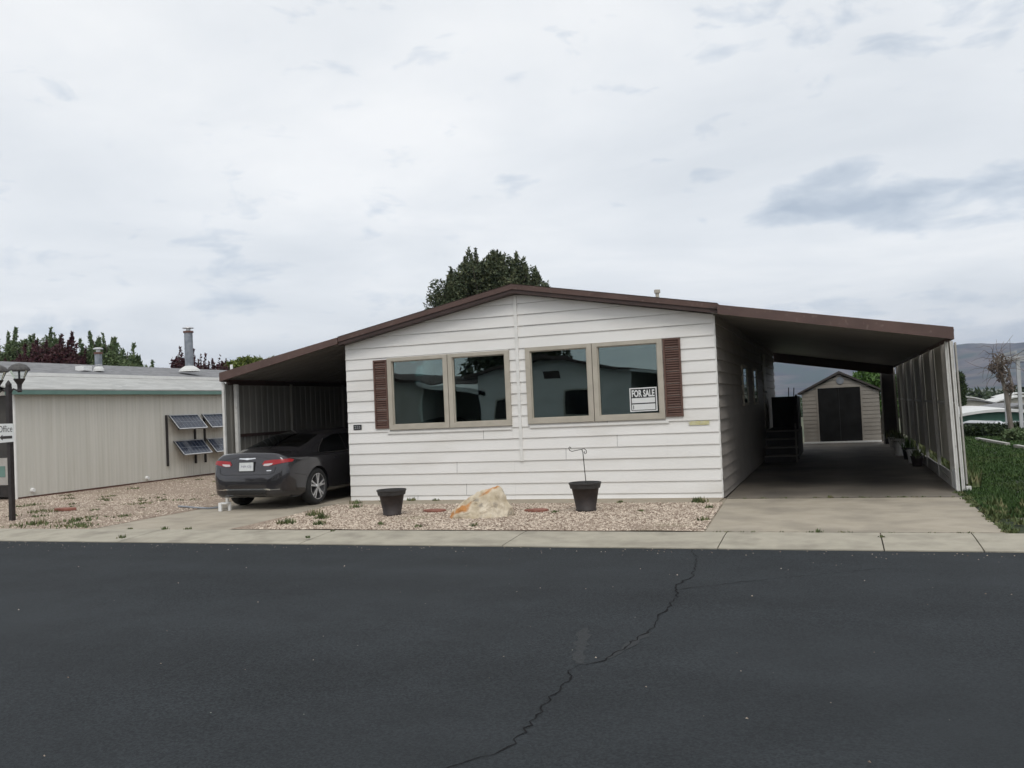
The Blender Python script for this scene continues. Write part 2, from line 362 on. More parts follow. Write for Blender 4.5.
# rolled kerb strip, in cast sections between the joints
kb = B()
xs = [-120, -60, -36, -24, -18, -15.6, -12.7, -9.72, -6.72, -3.88, -1.335, .37, 1.30, 4.3, 7.3, 10.3, 20, 60, 120]
prof = [(10.085, -.12), (10.085, ZR + .012), (10.2, ZR + .022), (10.5, -.012), (10.75, 0.004), (10.985, 0.010), (11.0, -.005), (11.0, -.12)]
for i in range(len(xs) - 1):
    a, b_ = xs[i] + .007, xs[i + 1] - .007
    kb.add([(a, y, z) for y, z in prof] + [(b_, y, z) for y, z in prof],
           [tuple(range(8)), tuple(range(15, 7, -1))] + [(k, k + 8, (k + 1) % 8 + 8, (k + 1) % 8) for k in range(8)])
tag(kb.build('kerb', 'kerb'), kind='structure')
tag(B().box(-130, 130, 10.0, 11.02, -.13, -.045 - .012).build('kerb_bed', 'joint'), kind='structure')
# opposite verge behind the camera
tag(B().box(-400, 400, -60, .4, -.13, -.01).build('opposite_verge', 'lawn'), kind='structure')
# crack in the asphalt
ck = [(-1.62, 10.08), (-1.465, 9.46), (-1.371, 8.485), (-1.444, 8.135), (-1.359, 7.536), (-1.381, 6.944), (-1.343, 6.603), (-1.391, 6.329), (-1.44, 5.981), (-1.506, 5.661), (-1.63, 5.514), (-1.652, 5.391), (-1.611, 5.139), (-1.623, 4.834), (-1.599, 4.482), (-1.594, 4.171), (-1.612, 4.072), (-1.743, 3.861), (-1.858, 3.686), (-2.1, 3.4), (-2.2, 3.0)]
wd = [.008, .008, .010, .020, .011, .021, .009, .022, .011, .011, .005, .009, .013, .009, .012, .010, .009, .008, .006, .005, .004]
def ribbon(pts, ws, z, name, mat, amp=.02, step=.05, parent=None):
    P = []
    for i in range(len(pts) - 1):
        a = Vector(pts[i]); c = Vector(pts[i + 1]); n = max(2, int((c - a).length / step))
        for k in range(n):
            t = k / n; P.append((a.lerp(c, t), ws[i] * (1 - t) + ws[i + 1] * t))
    P.append((Vector(pts[-1]), ws[-1]))
    vs = []
    for i, (p, w) in enumerate(P):
        d = (P[min(i + 1, len(P) - 1)][0] - P[max(0, i - 1)][0]).normalized(); nrm = Vector((-d.y, d.x))
        j = random.uniform(-amp, amp); ww = w * random.uniform(.35, 1.3) / 2
        q = p + nrm * j; vs += [(*(q + nrm * ww), z), (*(q - nrm * ww), z)]
    b = B(); b.add(vs, [(2 * i, 2 * i + 1, 2 * i + 3, 2 * i + 2) for i in range(len(P) - 1)])
    return tag(b.build(name, mat, parent), kind='structure')
ribbon(ck, wd, ZR + .004, 'road_crack', 'crack')
ribbon([(-1.40, 7.9), (-.9, 8.3), (-.3, 8.7), (.3, 9.1), (.9, 9.0)], [.010, .008, .007, .006, .003], ZR + .003, 'road_crack', 'crack')
ribbon([(-1.64, 5.55), (-1.72, 5.8), (-1.80, 6.2), (-1.86, 6.45)], [.05, .09, .11, .05], ZR + .002, 'tar_smudge', 'smudge', amp=.015)
ribbon([(-1.5, 5.7), (-1.42, 6.05), (-1.36, 6.4)], [.05, .08, .05], ZR + .0025, 'tar_smudge', 'smudge', amp=.01)

gr = B()
for i in range(420):
    x = random.uniform(-16, 6); y = 10.05 - abs(random.gauss(0, .22)) if i % 3 else random.uniform(3.2, 10)
    z = random.uniform(.003, .009); gr.add([(x - z, y, ZR), (x + z, y - z * .5, ZR), (x, y + z, ZR), (x, y, ZR + z)], [(0, 1, 3), (1, 2, 3), (2, 0, 3)])
tag(gr.build('road_grit', 'pebble'), 'loose pale grit on the asphalt, mostly along the kerb', 'grit', kind='stuff')
# yard surfaces
def sheet(name, poly, z, mat, kind='structure', th=.1):
    return tag(B().prism(poly, 'z', z - th, z).build(name, mat), kind=kind)
sheet('driveway', [(-1.60, 11.02), (1.64, 11.02), (1.66, 14.72), (-1.76, 14.72)], .002, 'concrete')
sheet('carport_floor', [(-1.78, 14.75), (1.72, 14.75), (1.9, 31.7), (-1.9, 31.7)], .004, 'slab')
ribbon([(-1.75, 14.735), (1.66, 14.735)], [.035, .035], .006, 'driveway_joint', 'joint', amp=.004)
ribbon([(-1.60, 11.01), (1.66, 11.01)], [.03, .03], .012, 'driveway_joint', 'joint', amp=.004)
sheet('car_driveway', [(-11.15, 11.02), (-8.2, 11.02), (-8.65, 13.0), (-8.78, 14.9), (-8.78, 30), (-11.45, 30), (-11.45, 14.7), (-11.2, 13.9)], .003, 'concrete')
sheet('soil_strip', [(-8.72, 14.0), (-1.83, 14.1), (-1.83, 14.95), (-8.74, 14.95)], .006, 'dirt')
gb = grid([-8.55 + i * .115 for i in range(60)], [11.03 + j * .1 for j in range(31)], lambda x, y: .012 + .012 * noise.noise((x * 1.1, y * 1.1, 0)) )
# right edge trimmed by the driveway slab, which sits at the same height
gravel = tag(gb.build('gravel_bed', 'gravel'), kind='structure')
def gz(x, y): return -.005 + .05 * sst(11.1, 14, y) * (.6 + .5 * noise.noise((x * .4, y * .4, 3)))
def clampx(x, y): return x
lg = B(); xs2 = [-60, -45, -35] + [-30 + i * .6 for i in range(21)] + [-17.9 + i * .21 for i in range(33)]
ys2 = [11.02 + j * .25 for j in range(14)] + [14.5 + j * .8 for j in range(22)]
vs = []
for y in ys2:
    edge = -11.12 if y < 14.2 else -11.43
    for x in xs2:
        xx = min(x, edge); vs.append((xx, y, gz(xx, y) * (1 - sst(edge - .5, edge, xx)) + .004 - .02 * sst(edge - .02, edge, xx)))
n = len(xs2); lg.add(vs, [(j * n + i, j * n + i + 1, (j + 1) * n + i + 1, (j + 1) * n + i) for j in range(len(ys2) - 1) for i in range(n - 1)])
tag(lg.build('gravel_yard', 'gravel'), kind='structure')
# lawn at right
lw = grid([1.62] + [1.72 + i * .5 for i in range(10)] + [7 + i * 1.5 for i in range(30)], [11.01 + j * .6 for j in range(50)] + [42, 44, 47], lambda x, y: drop(x, y) - .01 + .03 * noise.noise((x, y, 0)) * sst(11, 12, y) * sst(1.8, 2.4, x))
tag(lw.build('lawn', 'lawn'), kind='structure')
sheet('soil_patch', [(2.0, 11.05), (3.3, 11.05), (3.4, 12.3), (2.6, 12.8), (1.95, 12.2)], .015, 'joint')

sheet('yard_soil', [(-60, 11.01), (1.6, 11.01), (1.6, 14.95), (-8, 14.95), (-8.7, 15.6), (-11.9, 30), (-60, 34)], -.012, 'dirt')
def pebbles(name, area, nn, zf, smin=.009, smax=.027):
    b = B()
    for i in range(nn):
        x, y = area()
        s = random.uniform(smin, smax); z = zf(x, y); a = random.uniform(0, 6.28); c, d = cos(a), sin(a)
        sx, sy, sz = s * random.uniform(.7, 1.3), s * random.uniform(.6, 1), s * random.uniform(.4, .9)
        P = [(c * sx, d * sx, 0), (-d * sy, c * sy, 0), (-c * sx, -d * sx, 0), (d * sy, -c * sy, 0), (random.uniform(-.3, .3) * s, random.uniform(-.3, .3) * s, sz)]
        b.add([(x + p[0], y + p[1], z + p[2]) for p in P], [(0, 1, 4), (1, 2, 4), (2, 3, 4), (3, 0, 4)])
    return b.build(name, 'pebble')
def a1():
    while True:
        y = random.uniform(11.05, 14.1); x = random.uniform(-8.6, -1.6)
        if x < -1.62 - (y - 11) * .045 and x > -8.18 - (y - 11) * .2: return x, y
def a2():
    y = random.uniform(11.05, 16.5) if random.random() < .75 else random.uniform(16.5, 24)
    x = random.uniform(-19, -11.2) if y < 14.2 else random.uniform(-17.8, -12); return x, y
pb = pebbles('gravel', a1, 34000, lambda x, y: .012)
tag(pb, 'pinkish tan decorative pebbles spread in the bed before the house', 'gravel', kind='stuff')
pb = pebbles('gravel', a2, 20000, lambda x, y: gz(x, y) + .002)
tag(pb, 'tan pebbles covering the side yard beside the neighbouring home', 'gravel', kind='stuff')

def tuft(b, x, y, z, r, h, n, wide=.012):
    for i in range(n):
        a = random.uniform(0, 6.28); d = random.uniform(0, r); px, py = x + cos(a) * d, y + sin(a) * d
        hh = h * random.uniform(.4, 1); a2_ = random.uniform(0, 6.28); lean = hh * random.uniform(.1, .8); w = wide * random.uniform(.6, 1.4)
        tx, ty = px + cos(a2_) * lean, py + sin(a2_) * lean; nx, ny = -sin(a2_) * w, cos(a2_) * w
        b.add([(px - nx, py - ny, z), (px + nx, py + ny, z), (tx, ty, z + hh)], [(0, 1, 2)])
wb = B()
for i in range(95):
    x, y = a2() if i % 4 else (random.uniform(-19, -11.3), random.uniform(11.1, 12.6))
    s = random.uniform(.5, 1.3); tuft(wb, x, y, gz(x, y), .14 * s, .05 * s, int(26 * s), .014)
for (x, y, s) in [(-12.9, 11.5, 2.0), (-12.4, 11.9, 1.6), (-12.0, 11.3, 1.4), (-16, 14.3, 1.3), (-14.5, 13.2, 1.5), (-13.2, 14.3, 1.2), (-11.6, 11.3, 1.3)]:
    tuft(wb, x, y, gz(x, y), .22 * s, .05 * s, int(50 * s), .014)
tag(wb.build('weeds', 'weed'), 'scattered low green weeds growing in the side yard gravel', 'weeds', kind='stuff')
wb = B()
for (x, y, s) in [(-7.9, 13.6, .9), (-8.1, 12.6, 1.3), (-7.7, 12.2, 1.1), (-7.3, 11.5, .9), (-7.95, 11.6, 1.1), (-8.3, 14.3, .9), (-7.85, 14.6, .9), (-7.4, 14.75, .7), (-6.9, 14.7, .5), (-2.1, 14.1, 1.1), (-2.15, 14.2, .9), (-3.4, 14.2, .5), (-4.1, 12.9, .5), (-1.85, 13.4, .6), (-1.75, 12.0, .7), (-6.3, 11.5, .6), (-5.6, 11.3, .5), (-4.8, 11.4, .6), (-4.6, 13.2, .5), (-2.8, 13, .4)]:
    tuft(wb, x, y, .012, .13 * s, .10 * s, int(55 * s), .013)
for i in range(26):
    x = random.choice([random.uniform(-1.7, 1.6), random.uniform(-.2, 1.65)]); tuft(wb, x, 14.74, .002, .05, .03, 8, .008)
for i in range(16):
    tuft(wb, random.uniform(-1.55, 1.3), 11.01, .005, .05, .025, 8, .008)
for (x, y, s) in [(-9.7, 11.0, 1), (-9.3, 11.02, .8), (-10.4, 11.02, .6), (-6.72, 10.9, .6), (-6.73, 10.3, .6), (-9.72, 10.15, 1.0), (-.3, 11.0, .9), (-.2, 14.74, .8), (.37, 10.7, .5)]:
    tuft(wb, x, y, .005, .07 * s, .06 * s, int(30 * s), .01)
tag(wb.build('weeds', 'weed'), 'small green weeds in the front gravel bed and slab joints', 'weeds', kind='stuff')
# grass
gbk = B()
def blade(x, y, z, h, w):
    a = random.uniform(0, 6.28); l = h * random.uniform(.1, .7); nx, ny = -sin(a) * w, cos(a) * w
    gbk.add([(x - nx, y - ny, z), (x + nx, y + ny, z), (x + cos(a) * l, y + sin(a) * l, z + h)], [(0, 1, 2)])
for i in range(80000):
    t = random.random() ** 1.6; y = 11.1 + t * 24; x = 1.74 + random.random() ** 1.2 * (2.5 + (y - 11) * .28)
    if y < 12.6 and noise.noise((x * 1.3, y * 1.3, 5)) > .2: continue
    nn = noise.noise((x * .9, y * .9, 9)); blade(x, y, drop(x, y), random.uniform(.025, .06) * (1 + .8 * nn), .0055 + (y - 11) * .0010)
tag(gbk.build('grass', 'grassblade'), 'dark green uneven grass on the lawn right of the carport', 'grass', kind='stuff')
wb = B()
for i in range(60):
    y = random.uniform(11.05, 15.3); s = random.uniform(.5, 1.1); tuft(wb, 1.69 + random.uniform(-.05, .06), y, .0, .07 * s, .05 * s, int(26 * s), .014)
for i in range(70):
    x = random.uniform(1.75, 3.2); y = random.uniform(11.1, 13.6); s = random.uniform(.5, 1.3); tuft(wb, x, y, .01, .12 * s, .12 * s, int(24 * s), .018)
tag(wb.build('weeds', 'weed'), 'yellow green leafy weeds on bare soil at the lawn corner', 'weeds', kind='stuff')

# ------------------------------------------------------------------ the mobile home
HX0, HX1, HY0, HY1 = -8.74, -1.85, 14.9, 29.0
XA, ZA = -5.25, 3.62             # apex under fascia
ZL, ZRt = 2.985, 3.00
def ztop(x):
    return ZL + (ZA - ZL) * (x - HX0) / (XA - HX0) if x < XA else ZA + (ZRt - ZA) * (x - XA) / (HX1 - XA)
house = thing('mobile_home', (-5.26, 14.9, 0), 'white lap-sided double-wide mobile home with brown shutters and low gabled roof', 'mobile home')
wins = [(-7.85, -5.43, 1.31, 2.645), (-5.125, -2.71, 1.325, 2.66)]
sid = B()
def sboard(x0, x1, z0, z1, y, clip=None):
    """one lapped board, slanting out at its lower edge"""
    if x1 - x0 < .01: return
    if x1 - x0 > 2.2 and z1 < 2.9 and random.random() < .45:
        c_ = random.uniform(x0 + .5, x1 - .5); sboard(x0, c_ - .003, z0, z1, y); sboard2(c_ + .003, x1, z0, z1, y - .002); return
    sboard2(x0, x1, z0, z1, y)
def sboard2(x0, x1, z0, z1, y):
    t0, t1 = ztop(x0), ztop(x1)
    yo, yt = y - .024, y - .003
    if z1 <= min(t0, t1):
        P = [(x0, yo, z0), (x1, yo, z0), (x1, yt, z1), (x0, yt, z1)]
        sid.add(P + [(x0, y + .03, z0 + .002), (x1, y + .03, z0 + .002)], [(0, 1, 2, 3), (0, 4, 5, 1)])
    else:
        # clip polygon against the roof slope
        poly = [(x0, z0), (x1, z0), (x1, z1), (x0, z1)]
        out = []
        f = lambda p: ztop_lin(p[0]) - p[1]
        sl = (t1 - t0) / (x1 - x0); ztop_lin = lambda x: t0 + sl * (x - x0)
        for i in range(4):
            a, b_ = poly[i], poly[(i + 1) % 4]; fa, fb = f(a), f(b_)
            if fa >= 0: out.append(a)
            if (fa >= 0) != (fb >= 0):
                t = fa / (fa - fb); out.append((a[0] + (b_[0] - a[0]) * t, a[1] + (b_[1] - a[1]) * t))
        if len(out) > 2:
            sid.add([(p[0], yo + (yt - yo) * (p[1] - z0) / (z1 - z0), p[1]) for p in out], [tuple(range(len(out)))])
k = -1
while True:
    z0 = .09 + .198 * k; z1 = z0 + .198; k += 1
    zb = max(z0, .0)
    if z0 > 3.65: break
    segs = [(HX0, XA - .03), (XA - .03 + .001, HX1)]
    for (a, b_) in [(HX0, -7.85), (-7.85, -5.43), (-5.43, -5.277), (-5.277, -5.125), (-5.125, -2.71), (-2.71, HX1)]:
        w = next((w for w in wins if abs(w[0] - a) < .001), None)
        if w is None: sboard(a, b_, zb, z1, HY0)
        else:
            if z1 <= w[2] or z0 >= w[3]: sboard(a, b_, zb, z1, HY0)
            else:
                if z0 < w[2]: sboard(a, b_, zb, w[2], HY0)
                if z1 > w[3]: sboard(a, b_, w[3], z1, HY0)
sid.build('wall', 'siding', house)
# backing shell of the room (leaves the windows open)
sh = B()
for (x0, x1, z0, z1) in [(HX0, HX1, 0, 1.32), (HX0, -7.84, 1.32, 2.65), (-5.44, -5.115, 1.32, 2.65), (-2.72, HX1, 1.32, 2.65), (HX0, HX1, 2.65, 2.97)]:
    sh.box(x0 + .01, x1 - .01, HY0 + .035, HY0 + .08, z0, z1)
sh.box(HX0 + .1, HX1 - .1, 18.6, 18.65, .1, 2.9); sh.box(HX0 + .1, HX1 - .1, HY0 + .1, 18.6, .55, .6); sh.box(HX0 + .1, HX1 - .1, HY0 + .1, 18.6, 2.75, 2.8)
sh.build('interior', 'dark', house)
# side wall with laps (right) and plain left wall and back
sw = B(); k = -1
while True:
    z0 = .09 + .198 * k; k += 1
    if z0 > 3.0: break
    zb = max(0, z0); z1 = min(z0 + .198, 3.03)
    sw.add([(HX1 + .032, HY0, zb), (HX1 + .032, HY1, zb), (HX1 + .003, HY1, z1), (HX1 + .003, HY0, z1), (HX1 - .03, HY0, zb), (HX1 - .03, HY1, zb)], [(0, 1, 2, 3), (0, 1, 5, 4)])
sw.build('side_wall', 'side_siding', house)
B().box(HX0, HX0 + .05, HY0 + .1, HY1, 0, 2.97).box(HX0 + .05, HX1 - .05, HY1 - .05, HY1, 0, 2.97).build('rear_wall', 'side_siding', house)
# corner trims, centre joint strip
B().box(HX0 - .004, HX0 + .020, HY0 - .006, HY0 + .05, .0, 2.95).build('corner_trim', 'trimwhite', house)
B().box(HX1 - .002, HX1 + .020, HY0 - .006, HY0 + .05, .0, 2.98).build('corner_trim', 'trimwhite', house)
B().box(-5.305, -5.250, HY0 - .040, HY0 - .005, .675, 3.60).build('joint_strip', 'trimwhite', house)
B().box(-7.9, -5.44, HY0 - .034, HY0 - .004, 1.235, 1.275).build('sill_strip', 'trimwhite', house)
B().box(-5.10, -2.66, HY0 - .034, HY0 - .004, 1.250, 1.290).build('sill_strip', 'trimwhite', house)
# windows: each pair of sashes
for (wx0, wx1, wz0, wz1), mid in zip(wins, (-6.622, -3.918)):
    for a, b_ in ((wx0, mid - .006), (mid + .006, wx1)):
        fr = B(); t = .085; y0, y1 = HY0 - .055, HY0 + .03
        fr.box(a, b_, y0, y1, wz0, wz0 + t).box(a, b_, y0, y1, wz1 - t * .75, wz1)
        fr.box(a, a + t, y0, y1, wz0 + t, wz1 - t * .75).box(b_ - t, b_, y0, y1, wz0 + t, wz1 - t * .75)
        # inner lip
        l = .018
        fr.box(a + t, b_ - t, y0 + .03, y1, wz0 + t, wz0 + t + l).box(a + t, b_ - t, y0 + .03, y1, wz1 - t * .75 - l, wz1 - t * .75)
        fr.box(a + t, a + t + l, y0 + .03, y1, wz0 + t + l, wz1 - t * .75 - l).box(b_ - t - l, b_ - t, y0 + .03, y1, wz0 + t + l, wz1 - t * .75 - l)
        f = fr.build('window', 'beige', house)
        B().box(a + t + l, b_ - t - l, HY0 + .004, HY0 + .008, wz0 + t + l, wz1 - t * .75 - l).build('pane', 'glass', f)
    B().box(mid - .006, mid + .006, HY0 - .03, HY0 + .03, wz0, wz1).build('mullion', 'darkbrown', house)
# shutters
for x0, x1, z0, z1 in ((-8.145, -7.862, 1.34, 2.62), (-2.698, -2.408, 1.355, 2.655)):
    s = B(); y0, y1 = HY0 - .050, HY0 - .012
    s.box(x0, x0 + .03, y0, y1, z0, z1).box(x1 - .03, x1, y0, y1, z0, z1).box(x0 + .03, x1 - .03, y0, y1, z0, z0 + .03).box(x0 + .03, x1 - .03, y0, y1, z1 - .03, z1)
    z = z0 + .035
    while z < z1 - .05:
        s.add([(x0 + .03, y0 + .004, z), (x1 - .03, y0 + .004, z), (x1 - .03, y1 - .006, z + .036), (x0 + .03, y1 - .006, z + .036)], [(0, 1, 2, 3)]); z += .040
    s.box(x0 + .03, x1 - .03, y1 - .004, y1, z0 + .03, z1 - .03)
    s.build('shutter', 'shutter', house)
# roof
YF = 14.66
XE0, XE1 = -8.76, -1.75
rf = B()
def roofz(x): return (3.775 + (x - XA) * .196) if x < XA else (3.775 - (x - XA) * .180)
for (a, b_) in ((XE0, XA), (XA, XE1)):
    za, zb = roofz(a), roofz(b_)
    rf.hexa([(a, YF + .03, za - .03), (b_, YF + .03, zb - .03), (b_, HY1 + .25, zb - .03), (a, HY1 + .25, za - .03), (a, YF - .012, za + .012), (b_, YF - .012, zb + .012), (b_, HY1 + .25, zb + .012), (a, HY1 + .25, za + .012)])
rf.build('roof', 'shingle', house)
fa = B(); fb = B()
for (a, b_) in ((XE0, XA), (XA, XE1)):
    za, zb = roofz(a), roofz(b_)
    fa.hexa([(a, YF, za - .085), (b_, YF, zb - .085), (b_, YF + .03, zb - .085), (a, YF + .03, za - .085), (a, YF - .004, za), (b_, YF - .004, zb), (b_, YF + .03, zb), (a, YF + .03, za)])
    fb.hexa([(a, YF + .02, za - .150), (b_, YF + .02, zb - .150), (b_, HY0 - .0, zb - .150), (a, HY0 - .0, za - .150), (a, YF + .02, za - .086), (b_, YF + .02, zb - .086), (b_, HY0 - .0, zb - .086), (a, HY0 - .0, za - .086)])
fa.build('fascia', 'brown', house); fb.build('soffit', 'darkbrown', house)
# gutter-like pale drip line joint
vp = B(); vp.tube([(-3.51, 19, 3.4), (-3.51, 19, 3.93)], .04, 10).tube([(-3.51, 19, 3.93), (-3.51, 19, 4.0)], .065, 10)
vp.build('vent_pipe', 'beige', house)
# side windows and door seen inside the right carport
for (y0, y1, z0, z1) in ((18.85, 19.9, 1.45, 2.30), (21.3, 22.3, 1.45, 2.30)):
    f = B(); x = HX1
    f.box(x + .005, x + .05, y0, y1, z0, z0 + .06).box(x + .005, x + .05, y0, y1, z1 - .06, z1).box(x + .005, x + .05, y0, y0 + .06, z0 + .06, z1 - .06).box(x + .005, x + .05, y1 - .06, y1, z0 + .06, z1 - .06)
    w = f.build('window', 'beige', house); B().box(x + .022, x + .03, y0 + .06, y1 - .06, z0 + .06, z1 - .06).build('pane', 'glass', w)
d = B().box(HX1 + .005, HX1 + .045, 24.3, 25.2, .78, 2.75).build('door', 'beige', house)
B().tube([(HX1 + .046, 24.4, 1.75), (HX1 + .10, 24.4, 1.75)], .025, 8).build('handle', 'alu', d)
# house number plate and yellow sticker
np_ = B().box(-8.62, -8.45, HY0 - .030, HY0 - .022, 1.335, 1.43).build('number_plate', 'black', house)
text_mesh('233', .125, .055, 'alu', 'numerals', np_, lambda u, v: (-8.60 + u, HY0 - .0315, 1.355 + v))
B().box(-8.635, -8.435, HY0 - .0215, HY0 - .016, 1.325, 1.44).build('plate_frame', 'trimwhite', house)
st = B().box(-2.335, -2.0, HY0 - .027, HY0 - .020, 1.20, 1.265).build('sticker', 'yellow', house)

# carports -----------------------------------------------------------------
def carport_roof(parent, x0, z0, x1, z1, y0, y1, outer):
    """corrugated roof pans sloping from (x0,z0) to (x1,z1)"""
    p = B(); n = int((y1 - y0) / .30); hgt = .05
    for i in range(n):
        ya = y0 + (y1 - y0) * i / n; yb = y0 + (y1 - y0) * (i + 1) / n; m_ = .035
        pr = [(ya, 0), (ya + m_, 0), (ya + m_, hgt), (yb - m_, hgt), (yb - m_, 0), (yb, 0)]
        pr = [(ya, 0), (yb - m_, 0), (yb - m_ * .8, hgt), (yb - m_ * .2, hgt), (yb, 0)]
        vs = [(x0, y, z0 + dz) for y, dz in pr] + [(x1, y, z1 + dz) for y, dz in pr]; k = len(pr)
        p.add(vs, [(j, j + 1, j + 1 + k, j + k) for j in range(k - 1)])
    p.build('roof_pan', 'soffit', parent)
    t = B(); t.hexa([(x0, y0, z0 + .07), (x1, y0, z1 + .07), (x1, y1, z1 + .07), (x0, y1, z0 + .07), (x0, y0, z0 + .10), (x1, y0, z1 + .10), (x1, y1, z1 + .10), (x0, y1, z0 + .10)])
    t.build('roof_top', 'shingle', parent)

cr = thing('carport', (0, 15.4, 0), 'open carport on the right with brown fascia and row of white posts', 'carport')
Y0 = 14.62
carport_roof(cr, -1.87, 3.012, 1.66, 2.385, Y0 + .03, 29.6, 1)
fs_ = B().hexa([(-1.745, Y0 - .02, 2.975), (1.65, Y0 - .02, 2.335), (1.65, Y0 + .03, 2.335), (-1.745, Y0 + .03, 2.975), (-1.745, Y0 - .02, 3.125), (1.65, Y0 - .02, 2.515), (1.65, Y0 + .03, 2.515), (-1.745, Y0 + .03, 3.125)])
fs_.build('fascia', 'brown', cr)
B().hexa([(1.62, Y0 + .03, 2.335), (1.65, Y0 + .03, 2.335), (1.65, 29.6, 2.335), (1.62, 29.6, 2.335), (1.62, Y0 + .03, 2.51), (1.65, Y0 + .03, 2.505), (1.65, 29.6, 2.505), (1.62, 29.6, 2.51)]).build('side_fascia', 'brown', cr)
# rear header beam
B().hexa([(-1.87, 29.5, 2.72), (1.62, 29.5, 2.12), (1.62, 29.6, 2.12), (-1.87, 29.6, 2.72), (-1.87, 29.5, 3.03), (1.62, 29.5, 2.40), (1.62, 29.6, 2.40), (-1.87, 29.6, 3.03)]).build('rear_beam', 'darkbrown', cr)
LEAN = .10
def lean(x, z): return x - LEAN * (1 - z / 2.35) * 0 + 0
ys = [16.2, 18.2, 20.5, 23.0, 25.6, 28.2, 29.8]
XW = 1.70
def lbox(b, x0, x1, y0, y1, z0, z1, k=.055):
    d0, d1 = k * (1 - z0 / 2.35), k * (1 - z1 / 2.35)
    return b.hexa([(x0 + d0, y0, z0), (x1 + d0, y0, z0), (x1 + d0, y1, z0), (x0 + d0, y1, z0), (x0 + d1, y0, z1), (x1 + d1, y0, z1), (x1 + d1, y1, z1), (x0 + d1, y1, z1)])
for y in ys:
    lbox(B(), XW - .085, XW - .03, y - .03, y + .03, 0, 2.36).build('post', 'postgrey', cr)
for (x, w, y) in ((1.622, .040, 15.43), (1.700, .036, 15.47)):
    po = B(); lbox(po, x - w / 2, x + w / 2, y - .03, y + .05, 0, 2.35)
    lbox(po, x - w / 2 - .006, x - w / 2 + .010, y - .04, y - .031, 0, 2.35); lbox(po, x + w / 2 - .010, x + w / 2 + .006, y - .04, y - .031, 0, 2.35)
    po.build('front_post', 'postwhite', cr)
# corrugated side panels
def corr(parent, x, ya, yb, z0, z1, mat, side=1, pitch=.15, name='wall_panel', lean=0, dep=.022):
    p = B(); n = int(round((yb - ya) / pitch)); pr = []
    for i in range(n):
        y = ya + (yb - ya) * i / n; q = (yb - ya) / n
        pr += [(y, 0), (y + q * .55, 0), (y + q * .65, dep * side), (y + q * .9, dep * side)]
    pr.append((yb, 0)); k = len(pr)
    p.add([(x + d_ + lean * (1 - z0 / 2.35), y, z0) for y, d_ in pr] + [(x + d_, y, z1) for y, d_ in pr], [(j, j + 1, j + 1 + k, j + k) for j in range(k - 1)])
    return p.build(name, mat, parent)
seq = [15.55] + ys
for i in range(len(seq) - 1):
    corr(cr, XW, seq[i] + .02, seq[i + 1] - .02, .36, 2.39, 'metalpanel', lean=.055)
    B().box(XW - .02, XW + .015, seq[i] + .04, seq[i + 1] - .04, 1.36, 1.40).build('girt', 'postgrey', cr)
lbox(B(), XW + .052, XW + .075, 15.50, 15.60, .12, 2.33).build('panel_edge', 'postgrey', cr)
B().box(1.79, 1.86, 15.40, 15.5, 0, .09).build('post_foot', 'postwhite', cr)
B().box(1.29, XW - .03, 29.85, 29.9, 0, 2.38).build('rear_panel', 'darkwood', cr)
B().box(1.25, 1.29, 29.82, 29.88, 0, 2.3).build('rear_post', 'postgrey', cr)
# pale lower boards
for a, b_, h in ((15.5, 16.15, .30), (16.25, 18.15, .24), (18.25, 20.45, .22), (20.55, 22.95, .2), (23.05, 25.5, .2), (25.7, 29.7, .2)):
    lb = B(); pts = [(a, 0), (b_, 0), (b_, h)] + ([(a + .35, h + .02), (a + .12, h - .04), (a, h * .55)] if a < 16 else [(a, h)])
    lb.prism([(p[0], p[1]) for p in pts], 'x', XW - .02, XW + .005); lb.build('kick_board', 'postgrey' if a > 16 else 'white', cr)
wb = B()
for i in range(60):
    y = 15.6 + random.random() * 12; tuft(wb, 1.84 + random.uniform(-.02, .1), y, .05, .12, .42, 14, .02)
tag(wb.build('weeds', 'weed'), 'tall green weeds showing through the gap under the carport wall', 'weeds', kind='stuff')

cl = thing('carport', (-10.3, 15.2, 0), 'left carport with brown fascia and corrugated grey side wall sheltering the grey sedan', 'carport')
carport_roof(cl, -8.78, 2.985, -11.44, 2.44, YF + .03, 29.6, -1)
B().hexa([(-11.46, YF - .02, 2.40), (-8.765, YF - .02, 2.965), (-8.765, YF + .03, 2.965), (-11.46, YF + .03, 2.40), (-11.46, YF - .02, 2.57), (-8.765, YF - .02, 3.085), (-8.765, YF + .03, 3.085), (-11.46, YF + .03, 2.57)]).build('fascia', 'brown', cl)
B().box(-11.475, -11.445, YF + .03, 29.6, 2.39, 2.56).build('side_fascia', 'brown', cl)
B().box(-11.50, -11.42, 14.9, 29.5, 2.33, 2.41).build('eave_beam', 'darkbrown', cl)
B().box(-11.46, -11.41, 14.70, 14.75, 0, 2.38).build('post', 'postwhite', cl)
B().box(-11.42, -11.35, 15.02, 15.09, 0, 2.34).build('post', 'postwhite', cl)
corr(cl, -11.46, 14.78, 21.0, .12, 2.36, 'greypanel', side=-1, pitch=.21, dep=.010)
corr(cl, -11.46, 21.0, 29.5, .12, 2.36, 'greypanel', side=-1, pitch=.21, dep=.010)
B().box(-11.445, -11.40, 15.1, 29.4, 1.28, 1.34).build('girt', 'darkbrown', cl)
for y in (17.0, 19.2, 21.4, 23.6): B().box(-11.435, -11.38, y, y + .05, .0, 2.36).build('post', 'greypanel', cl)
B().box(-11.4, -8.8, 29.5, 29.6, 0, 2.5).build('rear_wall', 'greypanel', cl)

